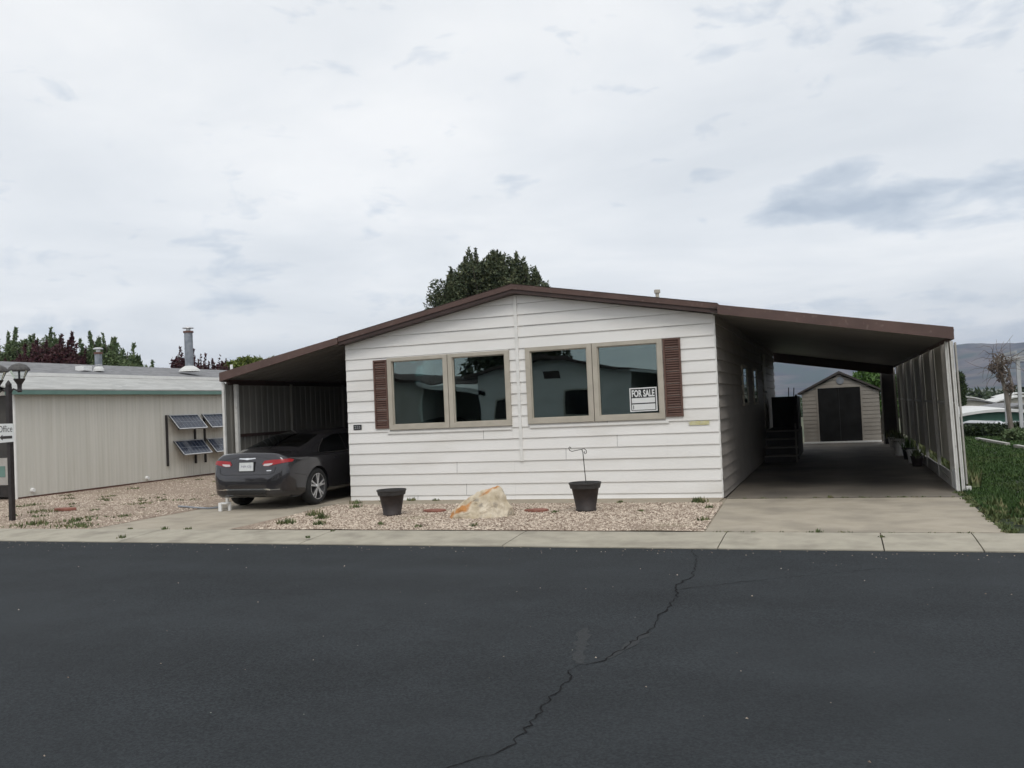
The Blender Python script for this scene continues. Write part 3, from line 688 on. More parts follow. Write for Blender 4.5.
# side steps and porch landing
sp = thing('porch_steps', (-1.4, 22.5, 0), 'dark wooden porch steps with pale nosings under the right carport', 'steps')
for i in range(4):
    z = .19 * (i + 1); y = 22.55 + .3 * i
    B().box(-1.76, -.98, y, y + .34, z - .04, z).build('tread', 'wood', sp)
    B().box(-1.74, -1.0, y + .03, y + .05, z - .19, z - .04).build('riser', 'darkwood', sp)
B().box(-1.76, -.98, 23.75, 26.2, .70, .76).build('landing', 'darkwood', sp)
B().box(-1.02, -.98, 22.56, 22.60, 0, .95).build('rail_post', 'wood', sp)
B().box(-1.02, -.98, 23.76, 23.80, 0, 1.6).build('rail_post', 'darkwood', sp)
B().beam((-1.0, 22.58, .93), (-1.0, 23.78, 1.62), .05, .05).build('handrail', 'darkwood', sp)
B().box(-1.02, -1.0, 23.8, 26.2, .76, 1.58).build('side_screen', 'darkwood', sp)
B().box(-1.76, -1.0, 26.16, 26.2, .76, 1.60).build('back_screen', 'darkwood', sp)
B().box(-1.0, -.98, 23.0, 26.2, .05, .70).box(-1.76, -1.0, 23.8, 23.83, .02, .70).build('skirt', 'darkwood', sp)
c_ = thing('broom', (-1.3, 26.12, .76), 'pair of dark sticks standing up behind the porch screen', 'sticks')
B().tube([(-1.33, 26.1, .78), (-1.28, 26.1, 1.85)], .014, 6).build('stick', 'darkwood', c_)
B().tube([(-1.22, 26.1, .78), (-1.14, 26.1, 1.84)], .014, 6).build('stick', 'darkwood', c_)
c_.name = 'stick_pair'

# shed
S = thing('garden_shed', (.07, 31.5, 0), 'small tan gabled shed with dark door and round vent at the carport end', 'shed')
sy = 31.5
wl = B()
def sf(x): return 2.28 - abs(x - .065) * .50
z = 0
while z < 2.28:
    z1 = min(z + .13, 2.28)
    for a, b_ in ((-1.13, -.635), (-.635, .065), (.065, .69), (.69, 1.26)):
        zz0, zz1 = z, z1
        if (a == -.635 or a == .065) and z < 1.84:
            if z1 <= 1.84: continue
            zz0 = 1.84
        pa = min(zz1, sf(a)); pb_ = min(zz1, sf(b_))
        if pa <= zz0 and pb_ <= zz0: continue
        if pa > zz0 and pb_ > zz0: pts = [(a, zz0), (b_, zz0), (b_, pb_), (a, pa)]
        else:
            if pa > zz0: t = (pa - zz0) / (pa - sf(b_)) if zz1 >= pa else .5; xx = .065 + (2.28 - zz0) / .5; pts = [(a, zz0), (min(xx, b_), zz0), (a, pa)]
            else: xx = .065 - (2.28 - zz0) / .5; pts = [(max(xx, a), zz0), (b_, zz0), (b_, pb_)]
        wl.add([(p[0], sy - .012 * (1 - (p[1] - zz0) / .13), p[1]) for p in pts], [tuple(range(len(pts)))])
    z = z1
wl.box(-1.13, -1.08, sy + .01, sy + 3, 0, 1.68).box(1.21, 1.26, sy + .01, sy + 3, 0, 1.68).box(-1.08, 1.21, sy + 2.95, sy + 3, 0, 1.68)
wl.prism([(-1.08, 0), (-.64, 0), (-.64, 1.84), (.695, 1.84), (.695, 0), (1.21, 0), (1.21, 1.66), (.065, 2.24), (-1.08, 1.66)], 'y', sy + .004, sy + .03)
wl.build('wall', 'shed', S)
dr = B().box(-.63, .69, sy - .015, sy + .0, .03, 1.82).build('door', 'sheddoor', S)
B().box(.02, .035, sy - .02, sy - .014, .05, 1.8).build('door_seam', 'black', dr)
B().box(-.68, -.632, sy - .03, sy, 0, 1.87).box(.692, .74, sy - .03, sy, 0, 1.87).box(-.63, .69, sy - .03, sy, 1.822, 1.87).build('door_frame', 'shed', S)
B().box(-1.13, 1.26, sy - .2, sy - .03, .005, .05).build('sill', 'trimwhite', S)
r = B()
for s_ in (-1, 1):
    e = .065 + s_ * 1.33; ze = 2.30 - 1.33 * .5
    r.hexa([(.065, sy - .1, 2.29), (e, sy - .1, ze), (e, sy + 3.1, ze), (.065, sy + 3.1, 2.29), (.065, sy - .1, 2.37), (e, sy - .1, ze + .06), (e, sy + 3.1, ze + .06), (.065, sy + 3.1, 2.37)])
r.build('roof', 'shedroof', S)
B().lathe([(0.001, -.02), (.10, -.02), (.12, 0), (.12, .02)], (0, 0, 0), 20).build  # profile check
v = B(); n = 20
for k in range(n):
    a = 2 * pi * k / n; a_ = 2 * pi * (k + 1) / n
    v.add([(.09 + .12 * cos(a), sy - .03, 2.05 + .12 * sin(a)), (.09 + .12 * cos(a_), sy - .03, 2.05 + .12 * sin(a_)), (.09 + .12 * cos(a_), sy, 2.05 + .12 * sin(a_)), (.09 + .12 * cos(a), sy, 2.05 + .12 * sin(a))], [(0, 1, 2, 3)])
v.add([(.09 + .12 * cos(2 * pi * k / n), sy - .03, 2.05 + .12 * sin(2 * pi * k / n)) for k in range(n)], [tuple(range(n))])
v.build('vent', 'galv', S)

# planters along the carport wall
def plantpot(x, y, r_, h, pm, label, leafh, leafmat='weed', name='potted_plant'):
    t = thing(name, (x, y, .004), label, 'plant pot', 'pots along the carport wall')
    B().lathe([(r_ * .7, .006), (r_ * .95, h * .9), (r_ * 1.05, h * .9), (r_ * 1.05, h), (r_ * .93, h), (r_ * .9, h * .9), (.001, h * .9)], (x, y, .004), 16).build('pot', pm, t, smooth=False)
    if leafh:
        b = B(); tuft(b, x, y, h * .85, r_ * 1.1, leafh, 60, .022); b.build('leaves', leafmat, t)
plantpot(1.50, 20.7, .13, .22, 'pot', 'dark pot with green leaves, nearest in the row along the carport wall', .25, 'weed')
plantpot(1.50, 21.6, .15, .30, 'white', 'short white pot without leaves beside the dark nearest pot', 0, name='empty_pot')
plantpot(1.48, 22.9, .14, .28, 'black', 'black pot with bright green leaves in the middle of the carport row', .3, 'bright')
plantpot(1.36, 24.2, .16, .42, 'postwhite', 'tall white pot standing in the middle of the carport row', .05)
plantpot(1.46, 25.8, .16, .32, 'pot', 'broad dark pot with leafy plant behind the tall white pot', .32)
plantpot(1.45, 28.0, .17, .30, 'postgrey', 'grey pot with plant, farthest in the row next to the shed', .35)

# window sign
sg = thing('for_sale_sign', (-3.07, 14.87, 1.46), 'black and white FOR SALE sign taped to the right window pane', 'sign')
YS = HY0 - .006
def SP(u, v, dy=0): # u 0..1 across, v 0..1 up; slightly tilted
    return (-3.305 + .465 * u + .010 * v * 0, YS - dy, 1.458 + .40 * v + .004 * u)
def srect(u0, u1, v0, v1, dy): 
    return [SP(u0, v0, dy), SP(u1, v0, dy), SP(u1, v1, dy), SP(u0, v1, dy)]
B().hexa(srect(0, 1, 0, 1, .002) + srect(0, 1, 0, 1, 0)).build('sheet', 'signwhite', sg)
B().add(srect(.045, .955, .045, .955, .0035), [(0, 1, 2, 3)]).build('black_field', 'black', sg)
for v0, v1 in ((.36, .57), (.07, .31)):
    B().add(srect(.075, .925, v0, v1, .005), [(0, 1, 2, 3)]).build('blank_box', 'signwhite', sg)
B().add(srect(.12, .145, .10, .27, .0062), [(0, 1, 2, 3)]).build('bracket_mark', 'black', sg)
text_mesh('FOR SALE', .83 * .465, .30 * .40, 'signwhite', 'lettering', sg, lambda u, v: (-3.305 + .465 * .085 + u, YS - .0052, 1.458 + .40 * .615 + v), bold=.035)

# ------------------------------------------------------------------ planters, boulder, pavers in front
def front_pot(x, y, r_, h, label, hook):
    t = thing('flower_pot', (x, y, .012), label, 'flower pot', 'dark pots in the gravel bed')
    z = .012
    B().lathe([(r_ * .62, 0), (r_ * .66, .02), (r_ * .66, .03), (r_ * .62, .035), (r_ * .86, h - .09), (r_ * .90, h - .085)], (x, y, z), 40, cap=True).build('body', 'pot', t, smooth=True)
    B().lathe([(r_ * .89, h - .088), (r_ * .95, h - .085), (r_ * 1.0, h - .03), (r_ * 1.04, h - .022), (r_ * 1.04, h), (r_ * .95, h), (r_ * .90, h - .07)], (x, y, z), 40).build('rim', 'potrim', t, smooth=False)
    B().lathe([(r_ * .91, h - .068), (r_ * .4, h - .055), (.001, h - .05)], (x, y, z), 32).build('soil', 'soil', t)
    return t
front_pot(-6.67, 12.60, .225, .41, 'dark empty flower pot in the gravel near the left window', False)
t2 = front_pot(-3.65, 13.08, .238, .435, 'dark flower pot holding a bare wire hook, below the right windows', True)
hk = B(); hx, hy = -3.63, 13.08
hk.tube([(hx, hy, .38), (hx - .015, hy, .62), (hx - .03, hy, .90), (hx - .045, hy, .945)], .007, 6)
hk.tube([(hx - .045, hy, .945), (hx - .10, hy, .935), (hx - .20, hy, .915), (hx - .235, hy, .93), (hx - .25, hy, .965), (hx - .235, hy, .985), (hx - .215, hy, .975), (hx - .22, hy, .96)], .006, 6)
hk.tube([(hx - .045, hy, .945), (hx - .01, hy, .955), (hx + .025, hy, .925), (hx + .025, hy, .885), (hx, hy, .875), (hx - .01, hy, .895), (hx, hy, .91)], .006, 6)
wh = hk.build('plant_hook', 'wire', None, org=(hx, hy, .40)); tag(wh, 'bare curled wire plant hook standing in the right dark pot', 'plant hook')

# boulder: hull of chosen points, subdivided and displaced
bmr = bmesh.new()
rp = [(-.50, -.10, 0), (-.42, -.22, .02), (-.36, .22, 0), (-.10, -.30, 0), (.20, -.28, .03), (.42, -.18, .02), (.46, .10, 0), (.30, .28, 0), (-.05, .32, 0),
      (-.48, -.08, .10), (-.30, -.22, .16), (-.18, -.10, .31), (-.02, -.20, .28), (.06, -.08, .43), (.22, -.10, .475), (.27, .02, .46), (.36, -.04, .33), (.44, -.02, .18), (.10, .16, .38), (-.22, .14, .24), (.24, -.24, .22), (.02, -.29, .12)]
for p in rp: bmr.verts.new(p)
hull = bmesh.ops.convex_hull(bmr, input=bmr.verts[:])
bmesh.ops.subdivide_edges(bmr, edges=bmr.edges[:], cuts=4, use_grid_fill=True)
bmesh.ops.triangulate(bmr, faces=bmr.faces[:])
bmesh.ops.subdivide_edges(bmr, edges=bmr.edges[:], cuts=1, use_grid_fill=True)
bmr.normal_update()
for v_ in bmr.verts:
    c = v_.co; nz = noise.noise(c * 4) * .045 + (abs(noise.noise(c * 11 + Vector((3, 1, 2)))) - .2) * .030 + noise.noise(c * 30) * .006
    v_.co = c + v_.normal * nz
me = bpy.data.meshes.new('boulder'); bmr.to_mesh(me); bmr.free(); me.materials.append(W['rock'])
bo = bpy.data.objects.new('boulder', me); COL.objects.link(bo); bo.location = (-5.07, 12.45, -.01); bo.rotation_euler = (0, 0, .12)
tag(bo, 'white boulder with orange rust staining on the gravel bed', 'boulder')
for (x, y, a, sx, lb, zz) in ((-6.14, 13.05, .1, .21, 'flat reddish stone between left pot and boulder', .02), (-4.42, 13.05, -.05, .19, 'flat reddish stone between boulder and right pot', .02), (-14.1, 13.3, .05, .24, 'flat reddish slab lying in the side yard gravel', .05)):
    b = B(); P = []
    for k in range(9):
        t = 2 * pi * k / 9; P.append((sx * cos(t) * random.uniform(.85, 1.1), .13 * sin(t) * random.uniform(.8, 1.15)))
    P = [(p[0] * cos(a) - p[1] * sin(a) + x, p[0] * sin(a) + p[1] * cos(a) + y) for p in P]
    b.prism(P, 'z', zz - .02, zz + .028)
    tag(b.build('flat_stone', 'paver', None, org=(x, y, zz), bevel=.006), lb, 'stone', 'flat red stones')

# ------------------------------------------------------------------ lamp post with office sign
LX, LY = -13.96, 12.0
lp = thing('lamp_post', (LX, LY, 0), 'black lamp post with mushroom-capped lanterns at the left edge of the yard', 'lamp post')
B().box(LX - .038, LX + .038, LY - .038, LY + .038, 0, 2.40).box(LX - .035, LX + .035, LY - .035, LY + .035, 2.40, 2.46).build('pole', 'lampblack', lp)
B().lathe([(.001, 2.52), (.02, 2.50), (.035, 2.47), (.05, 2.44), (.05, 2.40)], (LX, LY, 0), 12).build('finial', 'lampblack', lp)
def lantern(dx):
    x = LX + dx; a = B()
    a.tube([(LX + math.copysign(.05, dx), LY, 2.30), (LX + dx * .45, LY, 2.36), (LX + dx * .7, LY, 2.33), (x, LY, 2.30)], .014, 6)
    arm = a.build('arm', 'lampblack', lp)
    ln = B().lathe([(.03, 2.29), (.045, 2.31), (.035, 2.36), (.04, 2.43), (.085, 2.50), (.10, 2.53), (.03, 2.535)], (x, LY, 0), 16, cap=True).build('lantern', 'lampblack', lp)
    B().lathe([(.178, 2.672), (.182, 2.69), (.165, 2.73), (.12, 2.775), (.06, 2.80), (.001, 2.81)], (x, LY, 0), 20).lathe([(.178, 2.672), (.001, 2.69)], (x, LY, 0), 20).build('cap', 'lampcap', ln)
    B().lathe([(.085, 2.532), (.15, 2.672)], (x, LY, 0), 16).build('glass_bowl', 'lampglass', ln)
    B().tube([(x, LY, 2.53), (x, LY, 2.68)], .018, 6).build('stem', 'lampblack', ln)
lantern(.262); lantern(-.262)
so = thing('office_sign', (-13.980, 11.93, 1.40), 'white Office sign with black left arrow fixed to the lamp post', 'sign')
B().hexa([(-14.175, 11.925, 1.40), (-13.785, 11.925, 1.415), (-13.785, 11.94, 1.415), (-14.175, 11.94, 1.40), (-14.175, 11.925, 1.745), (-13.785, 11.925, 1.737), (-13.785, 11.94, 1.737), (-14.175, 11.94, 1.745)]).build('board', 'signwhite', so)
text_mesh('Office', .335, .115, 'lampblack', 'lettering', so, lambda u, v: (-14.145 + u, 11.922, 1.59 + v), bold=-.005)
B().prism([(-14.120, 1.497), (-14.050, 1.545), (-14.050, 1.520), (-13.820, 1.522), (-13.820, 1.474), (-14.050, 1.472), (-14.050, 1.447)], 'y', 11.921, 11.924).build('arrow', 'lampblack', so)

# ------------------------------------------------------------------ neighbouring home at left
NX, NY0, NY1 = -17.85, 15.5, 34.0
nh = thing('neighbour_home', (-21.5, 15.5, 0), 'long tan mobile home with teal fascia and grey shingle roof on the left', 'mobile home')
p = B(); y = NY0; pr = []
while y < NY1 - .01:
    pr += [(y, 0), (y + .085, 0), (y + .088, -.004), (y + .097, -.004)]; y += .1
pr.append((NY1, 0)); k = len(pr)
p.add([(NX + d_, yy, .07) for yy, d_ in pr] + [(NX + d_, yy, 2.45) for yy, d_ in pr], [(j, j + 1, j + 1 + k, j + k) for j in range(k - 1)])
p.box(-25.2, -19.2, NY0 + .02, NY0 + .06, 0, 2.44).box(-25.2, -25.15, NY0, NY1, 0, 2.44).box(-25.1, NX - .05, NY1 - .05, NY1, 0, 2.44)
p.build('wall', 't111', nh)
B().box(NX - .02, NX + .012, NY0 - .03, NY0 - .0, 0, 2.45).box(NX - .06, NX - .02, NY0 - .03, NY0 + .02, 0, 2.45).build('corner_trim', 'trimwhite', nh)
B().box(NX - .02, NX - .006, NY0 + .01, NY1, 0, .075).build('base_board', 'rust', nh)
# recessed front porch
B().box(-19.2, NX - .06, NY0 + 1.6, NY0 + 1.66, .3, 2.44).build('porch_wall', 'dark', nh)
B().box(-19.2, NX - .06, NY0 - .01, NY0 + .03, .36, .99).build('porch_panel', 'postgrey', nh)
B().box(-19.2, NX - .06, NY0 - .06, NY0 - .0, .09, .345).build('porch_step', 'darkwood', nh)
B().box(-18.55, -18.2, NY0 - .02, NY0 - .012, .55, .80).build('porch_trim', 'teal', nh)
scn = B().box(-19.2, NX - .07, NY0 + .05, NY0 + .06, 1.0, 2.44).build('porch_screen', 'dark', nh)
B().box(NX - .02, NX + .22, NY0 - .25, NY1 + .2, 2.44, 2.535).build('fascia', 'teal', nh)
def slab_roof(name, x0, z0, x1, z1, y0, y1, th, mat):
    return B().hexa([(x0, y0, z0), (x1, y0, z1), (x1, y1, z1), (x0, y1, z0), (x0, y0, z0 + th), (x1, y0, z1 + th), (x1, y1, z1 + th), (x0, y1, z0 + th)]).build(name, mat, nh)
slab_roof('lower_roof', NX + .22, 2.54, -19.35, 2.97, NY0 - .25, NY1 + .2, .03, 'rooflight')
slab_roof('upper_roof', -19.3, 3.02, -21.6, 3.50, NY0 - .1, NY1 + .2, .04, 'roofgrey')
slab_roof('rear_roof', -21.6, 3.50, -25.4, 2.6, NY0 - .1, NY1 + .2, .04, 'roofgrey')
B().box(-19.35, -19.27, NY0 - .1, NY1 + .2, 2.985, 3.075).build('roof_step', 'trimwhite', nh)
B().prism([(NX - .05, 2.44), (-25.1, 2.44), (-21.6, 3.45)], 'y', NY0 + .02, NY0 + .05).build('gable', 't111', nh)
# roof fittings
def flue(x, y, zb, zt, r_, cone, cap=True, rust=False):
    f = B().tube([(x, y, zb), (x, y, zt - .16)], r_, 14).build('flue_pipe', 'galv', nh)
    B().lathe([(cone, 0), (cone * .92, .07), (cone * .65, .14), (r_, .19)], (x, y, zb), 18).build('flashing', 'farroof', f)
    B().tube([(x, y, zt - .19), (x, y, zt - .13)], r_ * 1.2, 14).build('collar', 'rust', f)
    B().tube([(x, y, zt - .13), (x, y, zt - .03)], r_ * .55, 10).build('neck', 'alu', f)
    B().lathe([(r_ * 1.35, 0), (r_ * 1.3, .03), (r_ * .7, .05), (.001, .055)], (x, y, zt - .045), 16, ).lathe([(r_ * 1.35, 0), (.001, .001)], (x, y, zt - .045), 16).build('rain_cap', 'alu', f)
flue(-20.0, 24.06, 3.30, 4.77, .135, .34)
flue(-20.0, 20.2, 3.22, 3.90, .10, .15)
B().box(-20.2, -19.9, 19.55, 19.85, 3.22, 3.36).build('roof_vent', 'white', nh)
B().tube([(-20.2, 26.5, 3.2), (-20.2, 26.5, 3.62)], .05, 8).build('vent_stub', 'white', nh)
for (y, z) in ((15.9, .20), (19.6, .16)):
    B().lathe([(.001, .06), (.045, .06), (.055, .0)], (NX, y, z), 10, axis='x').build('dryer_vent', 'white', nh)

# solar panels on the neighbour's wall
k = 0
sol_labels = ['upper left solar panel tilted out from the tan wall', 'upper right solar panel, beside the carport post', 'lower left solar panel tilted out from the tan wall', 'lower right solar panel, partly behind the carport post']
for (y, zt) in ((20.45, 1.85), (21.85, 1.85), (20.62, 1.11), (22.02, 1.11)):
    w_ = 1.22; t = thing('solar_panel', (NX + .05, y, zt), sol_labels[k], 'solar panel', 'solar panels on the tan wall'); k += 1
    a = Vector((NX + .06, y, zt)); ey = Vector((0, w_, 0)); es = Vector((.36, 0, -.41)); nrm = ey.cross(es).normalized()
    if nrm.z < 0: nrm = -nrm
    c = a + ey / 2 + es / 2
    B().obox(c, ey / 2, es / 2, nrm * .015).build('cells', 'solar', t)
    fr = B(); f_ = .028
    eu, sv = ey.normalized(), es.normalized()
    for (cc, h1, h2) in ((a + ey / 2 + sv * f_ / 2, ey / 2, sv * f_ / 2), (a + ey / 2 + es - sv * f_ / 2, ey / 2, sv * f_ / 2), (a + es / 2 + eu * f_ / 2, eu * f_ / 2, es / 2), (a + ey + es / 2 - eu * f_ / 2, eu * f_ / 2, es / 2)):
        fr.obox(cc + nrm * .003, h1, h2, nrm * .020)
    fr.build('frame', 'alu', t)
    bl = B()
    for i in range(1, 8):
        cc = a + ey * (i / 8) + es / 2 + nrm * .0165; bl.obox(cc, eu * .004, es * .47, nrm * .001)
    bl.obox(c + nrm * .0165, ey * .48, sv * .004, nrm * .0012); bl.build('cell_lines', 'galv', t)
    B().beam(a + es * .6 + ey * .35, a + ey * .35 + Vector((0, 0, -.34)), .02, .02, up=(0, 1, 0)).build('strut', 'alu', t)
for i, (y, z0, z1) in enumerate(((20.38, .42, 1.86), (21.55, .42, 1.86), (21.98, .42, 1.86))):
    o = B().box(NX + .008, NX + .055, y, y + .05, z0, z1).build('mounting_rail', 'darkwood', None, org=(NX, y, z0))
    tag(o, ['leftmost dark upright rail carrying the left solar panels', 'dark upright rail behind the right end of the left solar panels', 'dark upright rail carrying the right solar panels'][i], 'rail', 'solar panel rails')

# ------------------------------------------------------------------ car
def catmull(P, t):
    n = len(P) - 1; i = min(int(t), n - 1); f = t - i
    p0 = P[max(i - 1, 0)]; p1 = P[i]; p2 = P[i + 1]; p3 = P[min(i + 2, n)]
    return [.5 * ((2 * b) + (-a + c) * f + (2 * a - 5 * b + 4 * c - d) * f * f + (-a + 3 * b - 3 * c + d) * f ** 3) for a, b, c, d in zip(p0, p1, p2, p3)]
# y, halfwidth, zbottom, zshoulder, z6, z7, z8, x6 frac, x7 frac
ST = [
 (0.00, .46, .36, .56, .60, .62, .63, .85, .66),
 (0.03, .62, .29, .62, .67, .70, .71, .88, .68),
 (0.07, .725, .255, .72, .80, .88, .91, .89, .70),
 (0.11, .775, .24, .81, .92, 1.00, 1.025, .90, .71),
 (0.17, .820, .23, .855, .965, 1.045, 1.065, .90, .71),
 (0.35, .880, .21, .885, .975, 1.040, 1.060, .90, .71),
 (0.62, .915, .20, .90, .975, 1.050, 1.075, .90, .71),
 (0.85, .935, .19, .905, .975, 1.105, 1.14, .905, .70),
 (1.25, .935, .19, .91, .975, 1.205, 1.25, .91, .68),
 (1.75, .935, .19, .91, .975, 1.32, 1.37, .91, .66),
 (2.30, .935, .19, .91, .97, 1.38, 1.43, .91, .65),
 (2.90, .935, .19, .91, .97, 1.375, 1.425, .91, .65),
 (3.35, .932, .19, .905, .965, 1.28, 1.325, .91, .67),
 (3.85, .925, .20, .895, .95, 1.04, 1.07, .90, .70),
 (4.25, .905, .21, .85, .90, .945, .965, .88, .70),
 (4.62, .84, .23, .74, .80, .84, .86, .86, .68),
 (4.80, .72, .27, .64, .70, .74, .75, .85, .66),
 (4.86, .58, .33, .56, .60, .63, .64, .85, .66)]
def section(s):
    y, w, zb, zs, z6, z7, z8, f6, f7 = s
    P = [(0, zb), (.55 * w, zb), (.80 * w, zb), (.955 * w, zb + (zs - zb) * .12), (.985 * w, zb + (zs - zb) * .38), (1.0 * w, zb + (zs - zb) * .66), (.975 * w, zs), (f6 * w, z6), ((f6 + f7) / 2 * w, z6 + (z7 - z6) * .62), (f7 * w, z7), (f7 * .62 * w, z8), (0, z8 + .012)]
    out = []
    for i in range((len(P) - 1) * 3 + 1): out.append(catmull(P, i / 3))
    return [(x, y, z) for x, z in out]
NS = (len(ST) - 1) * 4
rings = [section(catmull(ST, i / 4)) for i in range(NS + 1)]
kk = len(rings[0]); vs = []; fs = []
full = []
for rg in rings:
    rg = [(max(0, x), y, z) for x, y, z in rg]
    left = [(-x, y, z) for x, y, z in rg[1:-1]][::-1]; full.append(rg + left)
nn = len(full[0])
for rg in full: vs += rg
for i in range(NS):
    for j in range(nn):
        a = i * nn + j; b_ = i * nn + (j + 1) % nn; fs.append((a, b_, b_ + nn, a + nn))
fs.append(tuple(range(nn))[::-1]); fs.append(tuple(NS * nn + j for j in range(nn)))
car = thing('parked_car', (0, 0, 0), 'dark grey sedan parked nose-in under the left carport', 'car')
body = B().add(vs, fs).build('body', 'paint', car, smooth=True)
bvh = BVHTree.FromPolygons([Vector(v_) for v_ in vs], fs)
# wheel wells by boolean
RW, YR, YF_ = .355, 1.00, 3.76
for yy in (YR, YF_):
    for s_ in (-1, 1):
        c = B().lathe([(.392, 0), (.392, .5)], (0.62 if s_ > 0 else -1.12, yy, RW), 40, axis='x', cap=True).build('cutter', 'black')
        md = body.modifiers.new('b', 'BOOLEAN'); md.operation = 'DIFFERENCE'; md.object = c; md.solver = 'EXACT'
bpy.context.view_layer.update()
dg = bpy.context.evaluated_depsgraph_get()
nm = bpy.data.meshes.new_from_object(body.evaluated_get(dg)); body.modifiers.clear(); body.data = nm
for o in [o for o in bpy.data.objects if o.name.startswith('cutter')]: bpy.data.objects.remove(o)
for p_ in nm.polygons: p_.use_smooth = True
try: nm.set_sharp_from_angle(angle=radians(38))
except Exception: pass

def decal(polys, view, name, mat, parent, off=.004, cell=.05, thick=True):
    """project 2-D polygons onto the body. view: 'r' rear (x,z)->+y ; 's' side +x (y,z)->-x ; 't' top (x,y)->-z"""
    bmx = bmesh.new()
    for poly in polys:
        f = bmx.faces.new([bmx.verts.new((p[0], p[1], 0)) for p in poly])
    us = [v_.co.x for v_ in bmx.verts]; ws = [v_.co.y for v_ in bmx.verts]
    for lo, hi, ax in ((min(us), max(us), Vector((1, 0, 0))), (min(ws), max(ws), Vector((0, 1, 0)))):
        n_ = int((hi - lo) / cell)
        for i in range(1, n_ + 1):
            bmesh.ops.bisect_plane(bmx, geom=bmx.verts[:] + bmx.edges[:] + bmx.faces[:], plane_co=ax * (lo + (hi - lo) * i / (n_ + 1)), plane_no=ax)
    for v_ in bmx.verts:
        u, w = v_.co.x, v_.co.y
        if view == 'r': o_, d_ = Vector((u, -1, w)), Vector((0, 1, 0))
        elif view == 's': o_, d_ = Vector((2, u, w)), Vector((-1, 0, 0))
        elif view == 'l': o_, d_ = Vector((-2, u, w)), Vector((1, 0, 0))
        else: o_, d_ = Vector((u, w, 3)), Vector((0, 0, -1))
        h, nr, _, _ = bvh.ray_cast(o_, d_)
        if h is None: h = o_ + d_ * 1.2; nr = -d_
        if nr.dot(d_) > 0: nr = -nr
        v_.co = h + nr * off
    me = bpy.data.meshes.new(name); bmesh.ops.recalc_face_normals(bmx, faces=bmx.faces[:]); bmx.to_mesh(me); bmx.free()
    for p_ in me.polygons: p_.use_smooth = True
    me.materials.append(W[mat]); o = bpy.data.objects.new(name, me); COL.objects.link(o); o.parent = parent; ORG[o.name] = ORG.get(parent.name, (0, 0, 0))
    return o
def strip2(pts, w):
    out = []
    for i in range(len(pts) - 1):
        a = Vector(pts[i]); c = Vector(pts[i + 1]); d_ = (c - a).normalized(); n_ = Vector((-d_.y, d_.x)) * w / 2
        out.append([tuple(a - n_), tuple(c - n_), tuple(c + n_), tuple(a + n_)])
    return out
decal([[(-.60, .86), (.60, .86), (.585, 1.2), (.52, 1.66), (-.52, 1.66), (-.585, 1.2)]], 't', 'rear_window', 'carglass', car, .004, .08)
for sd in ('s', 'l'):
    w = decal([[(1.22, .995), (2.22, .99), (2.22, 1.335), (1.95, 1.315), (1.62, 1.24), (1.36, 1.11)]], sd, 'side_window', 'carglass', car, .004, .06)
    decal([[(2.27, .99), (3.5, .985), (3.42, 1.07), (3.12, 1.22), (2.85, 1.325), (2.27, 1.336)]], sd, 'side_window', 'carglass', car, .004, .06)
    decal(strip2([(1.60, 1.25), (1.35, 1.12), (1.19, 1.01), (1.22, .982), (1.6, .978), (3.5, .972)], .016), sd, 'window_trim', 'chrome', car, .007, .06)
    decal(strip2([(1.62, .98), (1.60, .80), (1.50, .60), (1.50, .30)], .008) + strip2([(2.25, .97), (2.27, .30)], .008) + strip2([(1.5, .30), (3.3, .30)], .008) + strip2([(.30, .66), (.62, .60), (.70, .44)], .007), sd, 'panel_gap', 'carplastic', car, .002, .06)
    decal([[(1.68, .86), (1.90, .865), (1.90, .89), (1.68, .885)]], sd, 'door_handle', 'paint', car, .02, .1)
# rear face
for s_ in (-1, 1):
    P = [(.34, .855), (.38, .915), (.56, .930), (.765, .935), (.765, .868), (.58, .838), (.48, .815), (.38, .815)]
    tl = decal([[(s_ * x, z) for x, z in P]], 'r', 'tail_light', 'tail', car, .008, .04)
    decal([[(s_ * x, z) for x, z in [(.365, .822), (.38, .858), (.56, .868), (.545, .84), (.47, .82)]]], 'r', 'reverse_lens', 'tailwhite', tl, .012, .04)
    decal([[(y, z) for y, z in [(.095, .868), (.10, .932), (.25, .935), (.33, .915), (.28, .878)]]], 's' if s_ > 0 else 'l', 'side_lens', 'tail', tl, .007, .04)
decal(strip2([(-.52, .385), (-.46, .395), (.46, .395), (.52, .385)], .026) + strip2([(.52, .385), (.70, .39)], .012) + strip2([(-.52, .385), (-.70, .39)], .012), 'r', 'bumper_chrome', 'chrome', car, .006, .05)
decal([[(-.40, .26), (.40, .26), (.46, .40), (-.46, .40)]], 'r', 'diffuser', 'carplastic', car, .004, .05)
decal(strip2([(-.62, .80), (-.60, .70), (-.50, .665), (.50, .665), (.60, .70), (.62, .80)], .010), 'r', 'trunk_gap', 'carplastic', car, .003, .05)
decal(strip2([(-.72, .90), (-.2, .995), (.2, .995), (.72, .90)], .006), 'r', 'lid_line', 'carplastic', car, .002, .05)
bd = decal([[(-.19, .955), (-.06, .945), (0, .935), (.06, .945), (.19, .955), (.17, .972), (.06, .968), (0, .972), (-.06, .968), (-.17, .972)]], 'r', 'badge', 'chrome', car, .010, .04)
decal([[(.44, .725), (.54, .728), (.54, .745), (.44, .742)]], 'r', 'model_badge', 'chrome', car, .006, .05)
pm = B().obox((0, -.003 + .035, .815), (.155, 0, 0), (0, .008, 0), (0, .010, .078)).build('license_plate', 'plate', car)
B().obox((0, .038, .815), (.170, 0, 0), (0, .008, 0), (0, .010, .092)).build('plate_surround', 'carplastic', car)
